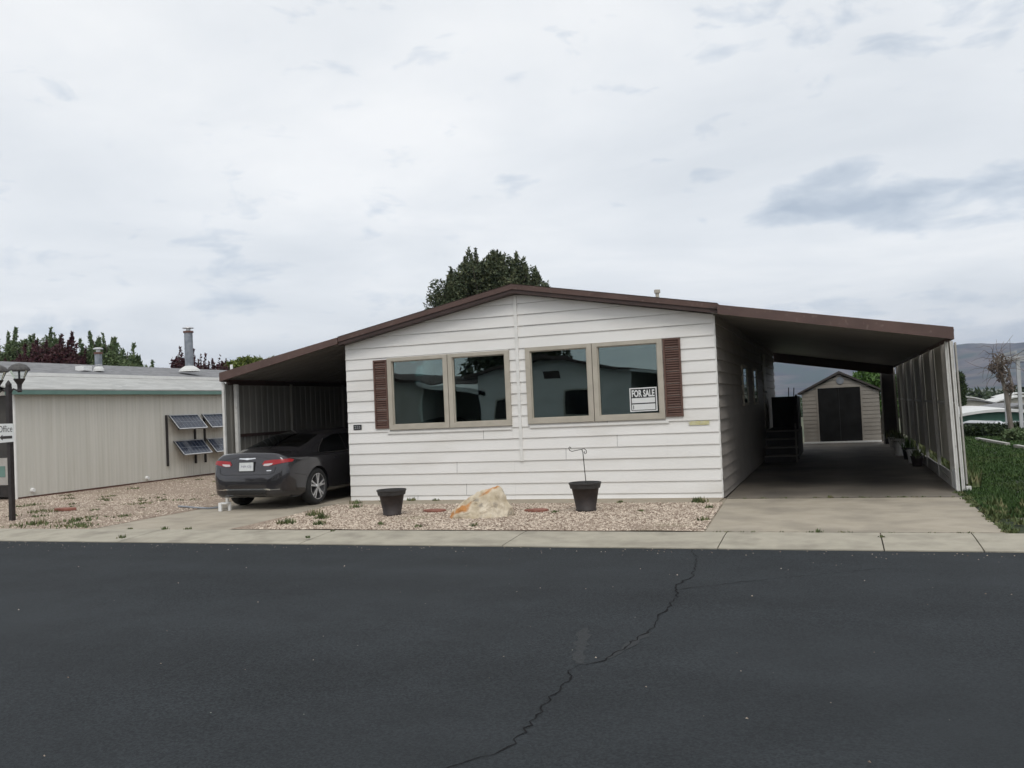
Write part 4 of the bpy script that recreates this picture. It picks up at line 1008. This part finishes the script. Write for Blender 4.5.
text_mesh('N9 OJ', .22, .05, 'plateink', 'plate_letters', pm, lambda u, v: (-.11 + u, .0215 + (v - .025) * .128, .79 + v))
# wheels
def wheel(x, y, s_):
    t = B().lathe([(.250, -.10), (.31, -.105), (.343, -.085), (.355, -.05), (.355, .05), (.343, .085), (.31, .105), (.250, .10), (.250, -.10)], (x, y, RW), 40, axis='x').build('wheel', 'tyre', car, smooth=True)
    r_ = B(); o = x + s_ * .085
    r_.lathe([(.262, 0), (.262, s_ * .014), (.240, s_ * .014), (.235, -s_ * .06)], (o, y, RW), 40, axis='x')
    for k_ in range(5):
        for dd in (-.17, .17):
            a = 2 * pi * k_ / 5 + .3; ai, ao = a + dd * .5, a + dd
            p1 = Vector((o - s_ * .0, y + .04 * cos(ai), RW + .04 * sin(ai))); p2 = Vector((o + s_ * .008, y + .245 * cos(ao), RW + .245 * sin(ao)))
            r_.beam(p1, p2, .036, .022, up=(1, 0, 0))
    r_.lathe([(.055, 0), (.05, s_ * .022), (.001, s_ * .024)], (o, y, RW), 16, axis='x')
    r_.build('rim', 'rim', t)
    B().lathe([(.001, 0), (.235, 0)], (o - s_ * .05, y, RW), 24, axis='x').build('brake_disc', 'carplastic', t)
for y in (YR, YF_):
    for s_ in (-1, 1): wheel(s_ * .815, y, s_)
B().tube([(-.5, .15, .27), (-.5, .5, .27)], .035, 10).build('exhaust', 'galv', car)
# door mirrors
for s_ in (-1, 1):
    B().obox((s_ * .99, 3.05, 1.02), (.09, 0, 0), (0, .05, 0), (0, 0, .06)).build('mirror', 'paint', car, bevel=.02)
B().box(-.80, .80, .3, 4.5, .22, .24).build('underbody', 'carplastic', car)
car.location = (-9.95, 13.34, .003); car.scale = (.955, .955, .955)
# small white stand and dark hose beside the car
o = B().box(-10.53, -10.47, 13.30, 13.33, 0.0, .13).box(-10.40, -10.36, 13.4, 13.44, .0, .15).box(-10.53, -10.36, 13.30, 13.42, .13, .15).build('small_stand', 'white', None, org=(-10.5, 13.3, 0))
tag(o, 'small white stand on the driveway under the left rear of the sedan', 'stand')
o = B().tube([(-11.75, 13.7, .05), (-11.5, 13.62, .05), (-11.3, 13.58, .04), (-11.0, 13.62, .02), (-10.85, 13.8, .02)], .018, 6).build('drain_hose', 'galv', None, org=(-11.4, 13.6, .05))
tag(o, 'dark grey hose lying along the gravel left of the sedan', 'hose')

# ------------------------------------------------------------------ vegetation
def leaves(b, c, R_, n, s, flat=.0, shape='ball', lean=(0, 0)):
    cx, cy, cz = c; rx, ry, rz = R_
    for i in range(n):
        while True:
            p = Vector((random.uniform(-1, 1), random.uniform(-1, 1), random.uniform(-1, 1)))
            if p.length < 1: break
        if random.random() < .7: p = p.normalized() * random.uniform(.72, 1.02)
        if shape == 'flame':
            t = (p.z + 1) / 2; k_ = max(0, 1 - t) ** .5 + .04; p = Vector((p.x * k_, p.y * k_, p.z))
        if shape == 'shoot':
            t = random.random() ** .8; k_ = (1 - t) ** .6 * .9 + .12; p = Vector((p.x * k_, p.y * k_, t * 2 - 1))
        q = Vector((cx + p.x * rx + lean[0] * (p.z + 1), cy + p.y * ry + lean[1] * (p.z + 1), cz + p.z * rz))
        a = Vector((random.gauss(0, 1), random.gauss(0, 1), random.gauss(0, 1) + (1.2 if shape in ('flame', 'shoot') else 0))).normalized()
        c2 = a.cross(Vector((random.gauss(0, 1), random.gauss(0, 1), random.gauss(0, 1)))).normalized(); ss = s * random.uniform(.6, 1.4)
        b.add([q - c2 * ss * .45, q + c2 * ss * .45, q + a * ss * 1.3], [(0, 1, 2)])
def tree(name, x, y, z0, clumps, nleaf, s, mat, label, cat='tree', bark='bark', group=None, trunk_r=.18):
    t = thing(name, (x, y, z0), label, cat, group)
    zt = max(c[2] for c in clumps); b = B()
    b.tube([(x, y, z0 - .1), (x + .05, y, z0 + (zt - z0) * .35), (x - .05, y, z0 + (zt - z0) * .65)], [trunk_r, trunk_r * .75, trunk_r * .4], 9)
    for c in clumps:
        bz = z0 + (zt - z0) * random.uniform(.25, .5)
        b.tube([(x, y, bz), ((x + c[0]) / 2, (y + c[1]) / 2, (bz + c[2]) / 2 + .1), (c[0], c[1], c[2] + c[5] * .5)], [trunk_r * .4, trunk_r * .25, .02], 5)
    b.build('trunk', bark, t)
    lb = B(); vol = sum((c[3] * c[5]) for c in clumps)
    for c in clumps:
        leaves(lb, c[:3], c[3:6], int(nleaf * c[3] * c[5] / vol), s, shape=c[6] if len(c) > 6 else 'ball', lean=c[7] if len(c) > 7 else (0, 0))
    lb.build('crown', mat, t); return t
# big juniper behind the house: many upright plumes
cl_ = []
prof_j = [(-15.6, 5.6), (-15.3, 6.7), (-14.9, 7.3), (-14.6, 7.25), (-14.3, 7.95), (-13.8, 8.1), (-13.2, 8.0), (-12.6, 8.0), (-12.1, 7.8), (-11.7, 7.7), (-11.4, 7.4), (-11.0, 7.0), (-10.8, 6.7)]
def pj(x):
    for (a, za), (b_, zb) in zip(prof_j, prof_j[1:]):
        if x <= b_: return za + (zb - za) * (x - a) / (b_ - a)
    return 6.9
for i in range(46):
    x = -15.45 + 4.6 * i / 45 + random.uniform(-.1, .1); zt = pj(x) + random.uniform(-.4, .18); w = random.uniform(.16, .32)
    cl_.append((x, 34 + random.uniform(-.9, .6), zt - .62, w, w, .62, 'flame', (random.uniform(-.04, .06), 0)))
for i in range(130):
    x = random.uniform(-15.3, -11.1); zt = pj(x) - .55 - random.random() ** .8 * 2.6; r_ = random.uniform(.35, .55)
    cl_.append((x, 34 + random.uniform(-1.0, .5), zt, r_, r_, r_ * 1.3, 'ball'))
tree('juniper_tree', -13.2, 34, 0, cl_, 72000, .08, 'juniper', 'dark green bushy juniper rising behind the white house roof')
# trees beyond the neighbouring home
def plume_tree(name, xa, xb, y, zts, mat, label, ntl, s=.13, w=.38, base=3.0, fill=None):
    cs = []
    for i, zt in enumerate(zts):
        x = xa + (xb - xa) * (i + .5) / len(zts)
        for q in range(6):
            ww = w * random.uniform(.25, .55); cs.append((x + random.uniform(-.3, .3), y + random.uniform(-.5, .5), zt - .72 - q * random.uniform(.1, .35), ww, ww, .72, 'shoot', (random.uniform(-.10, .20), 0)))
    for i in range(len(zts)):
        x = xa + (xb - xa) * (i + .5) / len(zts); 
        for q in range(4): cs.append((x + random.uniform(-.3, .3), y + random.uniform(-.5, .5), zts[i] - random.uniform(.75, 1.5), .38, .4, .42, 'ball'))
        h_ = (zts[i] - base) * .5; cs.append((x, y + random.uniform(-.4, .4), base + h_ * .62, .55, .6, h_ * .95, 'ball'))
    return tree(name, (xa + xb) / 2, y, 0, cs, ntl, s, mat, label, group='trees beyond the tan home')
plume_tree('plum_tree', -37.9, -32.6, 32.6, [5.1, 5.3, 5.7, 5.9, 5.7, 6.1, 5.9, 6.2, 5.7, 5.0, 4.4], 'plum', 'wide dark red leaved tree beyond the roof, behind the lamp post', 42000, .085, .28)
plume_tree('green_tree', -40.5, -35.0, 33.8, [6.4, 6.6, 6.7, 6.3, 6.6, 6.0], 'greenleaf', 'green tree at the left edge behind the dark red tree', 26000, .09, .36)
plume_tree('green_tree', -34.6, -30.9, 33.9, [5.9, 6.2, 6.1, 5.8, 5.5, 4.9], 'greenleaf', 'green tree behind the short flue pipe on the tan home roof', 24000, .09, .36)
plume_tree('plum_tree', -33.6, -29.4, 38.0, [3.9, 4.1, 4.3, 5.6, 5.5, 5.2, 4.7, 5.1, 5.0, 4.8], 'plum', 'small dark red tree behind the tall flue pipe', 22000, .085, .22, base=2.9)
cs = []
for i in range(16):
    x = -31.6 + i * .27; cs.append((x, 41 + random.uniform(-.7, .7), 4.35 + random.uniform(-.15, .15) - abs(i - 6) * .02, .55, .6, .65, 'ball'))
tree('acacia_tree', -29.5, 41, 0, cs, 15000, .13, 'yellowgreen', 'low yellow green tree top just left of the brown carport edge', group='trees beyond the tan home')
# green tree behind shed, small tree far right
cs = [(1.7 + random.uniform(-1.2, 1.2), 45 + random.uniform(-1, 1), 1.6 + random.uniform(-.9, .8), .6, .6, .55, 'ball') for i in range(16)]
tree('green_tree', 1.7, 45, -2, cs, 9000, .12, 'bright', 'bright green tree showing over the right slope of the shed roof')
cs = [(6.95, 60, 2.2, .26, .3, .42, 'ball'), (7.0, 60, 1.6, .30, .3, .45, 'ball'), (6.9, 60, .9, .35, .4, .35, 'ball')]
tree('small_tree', 7.0, 60, -2.6, cs, 3500, .11, 'hedge', 'narrow dark tree right behind the end post of the right carport')
# hedge
hb = B()
for i in range(90):
    x = 4.2 + i * .075; leaves(hb, (x, 40 + random.uniform(-.3, .3), drop(x, 40) + .34), (.35, .45, .36), 90, .085)
tag(hb.build('hedge', 'hedge', None, org=(6, 40, -.9)), 'low dark hedge at the far end of the right lawn', 'hedge')
# shrubs around pergola
for i, (x, y, r_, m_, lb) in enumerate(((4.55, 34.3, .5, 'hedge', 'dark shrub left of the vine trunk on the lawn edge'), (5.6, 32.6, .55, 'hedge', 'dark shrub around the foot of the pergola post'), (5.0, 30.0, .4, 'greenleaf', 'green shrub before the vine trunk'))):
    b = B(); leaves(b, (x, y, drop(x, y) + r_ * .4), (r_ * 1.3, r_, r_ * .5), 1500, .07); tag(b.build('shrub', m_, None, org=(x, y, 0)), lb, 'shrub', 'shrubs beside the pergola')
# vine on trunk beside pergola
vt = thing('vine_tree', (4.86, 31, 0), 'gnarled vine with bare curling twigs climbing at the pergola end', 'vine')
b = B(); b.tube([(4.95, 31, 0), (4.90, 31, .7), (4.86, 31, 1.4), (4.74, 31.05, 2.0), (4.80, 31, 2.45)], [.085, .07, .065, .05, .03], 8)
b.tube([(4.90, 31, 1.0), (5.02, 31.02, 1.6), (4.95, 31, 2.1), (4.75, 31, 2.45)], [.04, .035, .03, .02], 6)
b.build('trunk', 'bark2', vt)
b = B(); random.seed(11)
for i in range(42):
    p = Vector((4.75 + random.uniform(-.2, .2), 31 + random.uniform(-.3, .3), random.uniform(2.0, 2.5))); pts = [p]; d_ = Vector((random.uniform(-1, 1.2), random.uniform(-.6, .6), random.uniform(-.2, 1)))
    for k_ in range(6):
        d_ += Vector((random.uniform(-.5, .5), random.uniform(-.4, .4), random.uniform(-.55, .35))); pts.append(pts[-1] + d_.normalized() * random.uniform(.08, .22))
    b.tube(pts, [.008] * 3 + [.006, .005, .004, .003], 4)
b.build('twigs', 'twig', vt)
b = B(); 
for (x, z, r_) in ((4.72, 2.35, .28), (4.80, 1.9, .2), (4.95, 1.55, .16), (4.6, 2.2, .2)): leaves(b, (x, 31, z), (r_, r_, r_), 260, .05)
b.build('dry_leaves', 'twig', vt)
# pergola
pg = thing('pergola', (6.2, 31, 0), 'pale wooden pergola beam on a post at the right edge', 'pergola')
B().hexa([(4.78, 30.95, 2.40), (9.5, 30.95, 2.42), (9.5, 31.1, 2.42), (4.78, 31.1, 2.40), (4.85, 30.95, 2.52), (9.5, 30.95, 2.60), (9.5, 31.1, 2.60), (4.85, 31.1, 2.52)]).build('beam', 'pergola', pg)
B().box(4.9, 9.5, 33.4, 33.5, 2.42, 2.58).build('beam', 'pergola', pg)
for x in (5.22, 9.2):
    for y in (30.97, 33.4): B().box(x - .05, x + .05, y - .0, y + .10, -.05, 2.42).build('post', 'pergola', pg)
for i in range(9): B().box(5.1 + i * .5, 5.14 + i * .5, 30.6, 33.8, 2.605, 2.68).build('slat', 'pergola', pg)
# stone edging pieces
for i, (a, b_, lb) in enumerate((((3.95, 30.8), (4.25, 27.4), 'pale timber edging piece lying on the lawn, left one'), ((4.3, 26.5), (4.65, 22.6), 'pale timber edging piece lying on the lawn, right one'))):
    o = B().beam((*a, .04), (*b_, .04), .12, .08).build('edging_timber', 'postgrey', None, org=(*a, 0)); tag(o, lb, 'edging', 'edging on the lawn')

# two distant silver cars by the hedge
def small_car(x, y, z, rz, label):
    t = thing('distant_car', (0, 0, 0), label, 'car', 'cars beyond the lawn')
    prof_ = [(-2.1, .3), (-2.15, .6), (-2.0, .85), (-1.2, .95), (-.7, 1.32), (.5, 1.38), (1.15, .98), (1.9, .85), (2.15, .6), (2.1, .3)]
    B().prism(prof_, 'y', -.82, .82).build('body', 'silvercar', t, bevel=.05)
    B().prism([(-1.1, .97), (-.68, 1.26), (.45, 1.31), (1.0, .99)], 'y', -.835, .835).build('windows', 'carglass', t)
    for wx in (-1.35, 1.35):
        for s_ in (-1, 1):
            b = B(); n_ = 18
            b.add([(wx + .32 * cos(2 * pi * k_ / n_), s_ * .70, .32 + .32 * sin(2 * pi * k_ / n_)) for k_ in range(n_)] + [(wx + .32 * cos(2 * pi * k_ / n_), s_ * .86, .32 + .32 * sin(2 * pi * k_ / n_)) for k_ in range(n_)],
                  [tuple(range(n_)), tuple(range(n_, 2 * n_))] + [(k_, (k_ + 1) % n_, (k_ + 1) % n_ + n_, k_ + n_) for k_ in range(n_)])
            b.build('wheel', 'tyre', t)
    t.location = (x, y, z); t.rotation_euler = (0, 0, rz)
small_car(5.6, 42.5, drop(5, 42.5) - .35, 2.9, 'silver car roof showing past the hedge, left of the vine trunk')
small_car(7.2, 43.4, drop(7, 43.4) - .35, 2.9, 'silver car beyond the pergola post at the right edge')

# distant homes in the valley
def far_home(x0, x1, y0, y1, zg, wh_, arch, wmat, rmat, label, win=True):
    t = thing('distant_home', ((x0 + x1) / 2, y0, zg), label, 'mobile home', 'distant homes beyond the lawn')
    n_ = 12; top = [(x0 + (x1 - x0) * i / n_, zg + wh_ + arch * sin(pi * i / n_)) for i in range(n_ + 1)]
    B().prism([(x0, zg)] + top + [(x1, zg)], 'y', y0, y1).build('wall', wmat, t)
    T = [(x0 - .3 + (x1 - x0 + .6) * i / n_, zg + wh_ + .01 + arch * sin(pi * i / n_)) for i in range(n_ + 1)]
    r = B(); k2 = n_ + 1
    r.add([(p[0], yy, p[1] + dz) for yy in (y0 - .3, y1 + .3) for dz in (0, .13) for p in T],
          [(a + o1, a + 1 + o1, a + 1 + o2, a + o2) for a in range(n_) for o1, o2 in ((0, k2), (2 * k2, 3 * k2), (0, 2 * k2), (k2, 3 * k2))])
    r.build('roof', rmat, t)
    if win:
        for k_ in range(2):
            xw = x0 + (x1 - x0) * (.2 + .45 * k_); B().box(xw, xw + 1.1, y0 - .03, y0 - .005, zg + 1.0, zg + 2.0).build('window', 'carglass', t)
far_home(4.6, 9.6, 48, 60, -2.3, 2.3, .42, 'farteal', 'farroof', 'teal walled home with curved white roof just beyond the hedge')
far_home(9.9, 15, 50, 62, -2.3, 2.1, .4, 'farwall', 'farroof', 'tan home with white roof behind the pergola post')
far_home(9.5, 15, 70, 80, -2.6, 2.3, .5, 'farwall', 'roofgrey', 'pale home with low roof behind the teal walled one')
random.seed(5)
for i, (x, y) in enumerate(((9, 95), (14.5, 98), (20.5, 96), (26.5, 100), (12, 125), (20, 130), (29, 128), (37, 120))):
    far_home(x, x + 4.8, y, y + 8, -2.7, 2.5 + random.uniform(-.2, .4), .5, 'farwall', 'farroof' if i % 3 else 'roofgrey', ['row home with white roof, left end of the far row', 'second home from the left in the far row', 'third home from the left in the far row', 'home at the right end of the far row', 'leftmost home in the farthest row', 'second home in the farthest row', 'third home in the farthest row', 'home at the right end of the farthest row'][i], win=False)
# far woods
fb_ = B()
for i in range(260):
    y = random.uniform(150, 400); x = y * random.uniform(-.12, .42); r_ = random.uniform(1.2, 2.6)
    if 8 < x < 42 and y < 138 and random.random() < .8: continue
    leaves(fb_, (x, y, -2.6 + r_ * .8), (r_ * 1.3, r_, r_ * .9), 60, .7)
tag(fb_.build('distant_woods', 'hedge'), 'far belt of dark trees at the foot of the mountains', 'woods', kind='stuff')

# mountains
mb = B(); NA, NR = 420, 70; vs = []
for j in range(NR + 1):
    for i in range(NA + 1):
        az = radians(-60 + 130 * i / NA); rr = 2600 + 2600 * j / NR; t = j / NR
        x, y = sin(az) * rr, cos(az) * rr
        e = sst(0, .55, t) * (1 - .25 * sst(.6, 1, t))
        rid = 0; a_ = 1; f_ = .0011
        for o_ in range(8):
            rid += a_ * (1 - abs(noise.noise((x * f_ + 7, y * f_, o_ * 3.1)) * 2)); a_ *= .5; f_ *= 2.05
        hgt = 172 * e * (.62 + .26 * rid) * (1 + .18 * sst(0.02, -.25, az)) - 3
        if az < -.2: hgt *= max(.35, 1 - (-.2 - az) * 1.2)
        vs.append((x, y, hgt))
mb.add(vs, [(j * (NA + 1) + i, j * (NA + 1) + i + 1, (j + 1) * (NA + 1) + i + 1, (j + 1) * (NA + 1) + i) for j in range(NR) for i in range(NA)])
tag(mb.build('mountains', 'mountain', smooth=True), kind='structure')

# homes and trees across the street, which the windows mirror
def street_home(xa, y, half, zpk, zev, label, depth=12, mat='siding'):
    t = thing('street_home', (xa, y, 0), label, 'mobile home', 'homes across the street')
    P = [(xa - half, 0), (xa + half, 0), (xa + half, zev), (xa, zpk), (xa - half, zev)]
    B().prism(P, 'y', y - depth, y).build('wall', mat, t)
    r = B()
    for s_ in (-1, 1):
        e = xa + s_ * (half + .3); r.hexa([(xa, y + .4, zpk + .02), (e, y + .4, zev - .05), (e, y - depth, zev - .05), (xa, y - depth, zpk + .02), (xa, y + .4, zpk + .16), (e, y + .4, zev + .09), (e, y - depth, zev + .09), (xa, y - depth, zpk + .16)])
    r.build('roof', 'shingle', t)
    for dx in (-.55 * half, .35 * half):
        w = B().box(xa + dx - .7, xa + dx + .7, y + .005, y + .05, 1.1, 2.2).build('window', 'beige', t); B().box(xa + dx - .62, xa + dx + .62, y + .052, y + .056, 1.18, 2.12).build('pane', 'carglass', w)
    B().box(xa - .35, xa + .35, y + .005, y + .03, zpk - .75, zpk - .4).build('gable_vent', 'darkbrown', t)
    # awning carport on the right
    e0, e1 = xa + half + .05, xa + half + 3.3
    B().hexa([(e0, y + .6, zev - .1), (e1, y + .6, zev - .6), (e1, y - depth, zev - .6), (e0, y - depth, zev - .1), (e0, y + .6, zev + .06), (e1, y + .6, zev - .4), (e1, y - depth, zev - .4), (e0, y - depth, zev + .06)]).build('awning', 'farroof', t)
    for yy in (y + .4, y - 4, y - 8): B().box(e1 - .15, e1 - .07, yy - .04, yy + .04, 0, zev - .6).build('awning_post', 'postwhite', t)
street_home(-11.3, -6.2, 3.4, 3.62, 3.0, 'white gabled home across the street, opposite the centre joint')
street_home(-21.2, -6.8, 3.6, 3.6, 2.9, 'tan gabled home across the street, left of the white gabled one', mat='t111')
street_home(-1.0, -7.5, 3.4, 3.6, 2.9, 'tan gabled home across the street, behind the photographer', mat='t111')
random.seed(3)
for i, (x, y, h_) in enumerate(((-15.8, -16, 6.0), (-6.2, -22, 5.4), (-28, -15, 6.5), (6, -20, 6.5))):
    cs = [(x + random.uniform(-2, 2), y + random.uniform(-1.5, 1.5), h_ * random.uniform(.55, .9), 1.3, 1.3, 1.1, 'ball') for k_ in range(12)]
    tree('street_tree', x, y, 0, cs, 5000, .25, 'juniper', ['dark tree behind the gap between the homes across the street', 'dark tree behind the white home across the street', 'dark tree left of the tan home across the street', 'dark tree at the far right across the street'][i], group='trees across the street')

sc_ = copy_tree(car); sc_.location = (-16.6, -4.6, 0); sc_.rotation_euler = (0, 0, pi); sc_.name = 'street_car'
sc_['label'] = 'dark sedan parked under the awning across the street'
# ------------------------------------------------------------------ haze
HAZE = True
if HAZE:
    hz = B().box(-7000, 7000, -900, 7000, -6, 330).build('haze', M('haze', (.7, .75, .8)))
    tag(hz, 'thin blue air haze over the whole valley', 'haze', kind='stuff')
    nt, N, L = nodes_of(hz.data.materials[0]); N.clear()
    out = N.new('ShaderNodeOutputMaterial'); pv = N.new('ShaderNodeVolumePrincipled')
    pv.inputs['Color'].default_value = (.62, .72, .92, 1); pv.inputs['Density'].default_value = .00017; pv.inputs['Anisotropy'].default_value = .1
    L.new(pv.outputs[0], out.inputs['Volume'])

# ------------------------------------------------------------------ sky and sun
SUN_EL, SUN_AZ = radians(52), radians(158)      # azimuth clockwise from +Y: behind the camera
wd_ = bpy.data.worlds.new('World'); scene.world = wd_; wd_.use_nodes = True
N, L = wd_.node_tree.nodes, wd_.node_tree.links
for n_ in list(N): N.remove(n_)
out = N.new('ShaderNodeOutputWorld')
sky = N.new('ShaderNodeTexSky'); sky.sky_type = 'NISHITA'; sky.sun_disc = False; sky.sun_elevation = SUN_EL; sky.sun_rotation = SUN_AZ
bg1 = N.new('ShaderNodeBackground'); bg1.inputs[1].default_value = .10; L.new(sky.outputs[0], bg1.inputs[0])
tc = N.new('ShaderNodeTexCoord'); sx = N.new('ShaderNodeSeparateXYZ'); L.new(tc.outputs['Generated'], sx.inputs[0])
def math_(op, a, b_=None, c=None, clamp=False):
    n_ = N.new('ShaderNodeMath'); n_.operation = op; n_.use_clamp = clamp
    for i, v_ in enumerate((a, b_, c)):
        if v_ is None: continue
        if isinstance(v_, (int, float)): n_.inputs[i].default_value = v_
        else: L.new(v_, n_.inputs[i])
    return n_.outputs[0]
zc = math_('MAXIMUM', sx.outputs[2], 0.0); zc = math_('ADD', zc, .10)
cx_ = math_('DIVIDE', sx.outputs[0], zc); cy_ = math_('DIVIDE', sx.outputs[1], zc)
cmb = N.new('ShaderNodeCombineXYZ'); L.new(cx_, cmb.inputs[0]); L.new(cy_, cmb.inputs[1])
def cn(scale, detail, dist, off, rough=.55):
    mp = N.new('ShaderNodeMapping'); mp.inputs['Location'].default_value = off; L.new(cmb.outputs[0], mp.inputs[0])
    t = N.new('ShaderNodeTexNoise'); t.inputs['Scale'].default_value = scale; t.inputs['Detail'].default_value = detail; t.inputs['Distortion'].default_value = dist; t.inputs['Roughness'].default_value = rough
    L.new(mp.outputs[0], t.inputs[0]); return t.outputs[0]
def ramp(f, stops):
    r = N.new('ShaderNodeValToRGB'); e = r.color_ramp.elements
    while len(e) < len(stops): e.new(.5)
    for el, (p_, c_) in zip(e, stops): el.position = p_; el.color = (*c_, 1)
    L.new(f, r.inputs[0]); return r.outputs[0]
n1 = cn(.80, 7, .3, (3.1, 1.7, 0)); n2 = cn(1.3, 9, .5, (7.3, 2.2, 4), .58); 
AZ_ = math_('ARCTAN2', sx.outputs[0], sx.outputs[1]); EL_ = math_('ARCSINE', sx.outputs[2])
cv = N.new('ShaderNodeCombineXYZ'); L.new(AZ_, cv.inputs[0]); L.new(math_('MULTIPLY', EL_, 2.6), cv.inputs[1])
t3 = N.new('ShaderNodeTexNoise'); t3.inputs['Scale'].default_value = 13; t3.inputs['Detail'].default_value = 9; t3.inputs['Roughness'].default_value = .56; t3.inputs['Distortion'].default_value = .35
L.new(cv.outputs[0], t3.inputs[0]); n3 = t3.outputs[0]
base = ramp(n1, [(.30, (.735, .765, .79)), (.50, (.845, .865, .878)), (.66, (.955, .96, .955))])
def blob(px, py, rx, ry, amp):
    # patch of thicker cloud centred on one direction of the sky; rx, ry in radians
    d = (fw + rt * ((px - 512) / FPX) - up * ((py - 384) / FPX)).normalized()
    az = atan2(d.x, d.y); el = math.asin(d.z)
    A = math_('ARCTAN2', sx.outputs[0], sx.outputs[1]); E_ = math_('ARCSINE', sx.outputs[2])
    u = math_('DIVIDE', math_('SUBTRACT', A, az), rx); v = math_('DIVIDE', math_('SUBTRACT', E_, el), ry)
    r2 = math_('ADD', math_('MULTIPLY', u, u), math_('MULTIPLY', v, v))
    return math_('MULTIPLY', math_('EXPONENT', math_('MULTIPLY', r2, -1.0)), amp)
acc = math_('MULTIPLY', math_('SUBTRACT', n2, .5), .65)
acc = math_('ADD', acc, math_('MULTIPLY', math_('SUBTRACT', n3, .5), 1.7))
for bl in ((825, 177, .07, .015, .42), (800, 213, .095, .017, .52), (910, 200, .11, .018, .44), (960, 222, .09, .012, .25), (1000, 175, .10, .02, .26), (980, 20, .25, .10, .10), (990, 325, .09, .012, .20), (270, 274, .035, .014, .34), (265, 308, .05, .012, .24), (950, 305, .10, .014, .10), (30, 140, .25, .12, .06), (640, 90, .35, .05, .05),
           (760, 312, .05, .008, .16), (850, 300, .07, .010, .22), (760, 270, .03, .007, .18), (600, 255, .30, .035, -.14), (880, 270, .25, .02, -.10), (880, 130, .18, .03, -.12), (550, 160, .5, .12, -.10), (120, 60, .3, .1, -.08)):
    acc = math_('ADD', acc, blob(*bl))
dark = ramp(acc, [(.09, (1, 1, 1)), (.20, (.90, .92, .945)), (.34, (.78, .82, .87)), (.70, (.58, .64, .72))])
glow = math_('ADD', math_('MULTIPLY', math_('EXPONENT', math_('MULTIPLY', EL_, -7.0)), .20), .985)
mx = N.new('ShaderNodeMix'); mx.data_type = 'RGBA'; mx.blend_type = 'MULTIPLY'; mx.inputs[0].default_value = 1
L.new(base, mx.inputs[6]); L.new(dark, mx.inputs[7])
mxg = N.new('ShaderNodeMix'); mxg.data_type = 'RGBA'; mxg.blend_type = 'MULTIPLY'; mxg.inputs[0].default_value = 1; L.new(mx.outputs[2], mxg.inputs[6]); L.new(glow, mxg.inputs[7])
bg2 = N.new('ShaderNodeBackground'); bg2.inputs[1].default_value = 1.0; L.new(mxg.outputs[2], bg2.inputs[0])
ms = N.new('ShaderNodeMixShader'); ms.inputs[0].default_value = .90
L.new(bg1.outputs[0], ms.inputs[1]); L.new(bg2.outputs[0], ms.inputs[2]); L.new(ms.outputs[0], out.inputs[0])
sl = bpy.data.lights.new('sun', 'SUN'); sl.energy = 1.1; sl.angle = radians(25); sl.color = (1, .97, .92)
so_ = bpy.data.objects.new('sun', sl); COL.objects.link(so_)
sd = Vector((sin(SUN_AZ) * cos(SUN_EL), cos(SUN_AZ) * cos(SUN_EL), sin(SUN_EL)))
so_.rotation_euler = (-sd).to_track_quat('-Z', 'Y').to_euler()

vs_ = scene.view_settings; vs_.view_transform = 'Standard'; vs_.look = 'None'; vs_.exposure = .20; vs_.gamma = 1; vs_.use_curve_mapping = False
scene.cycles.max_bounces = 8; scene.cycles.transparent_max_bounces = 12
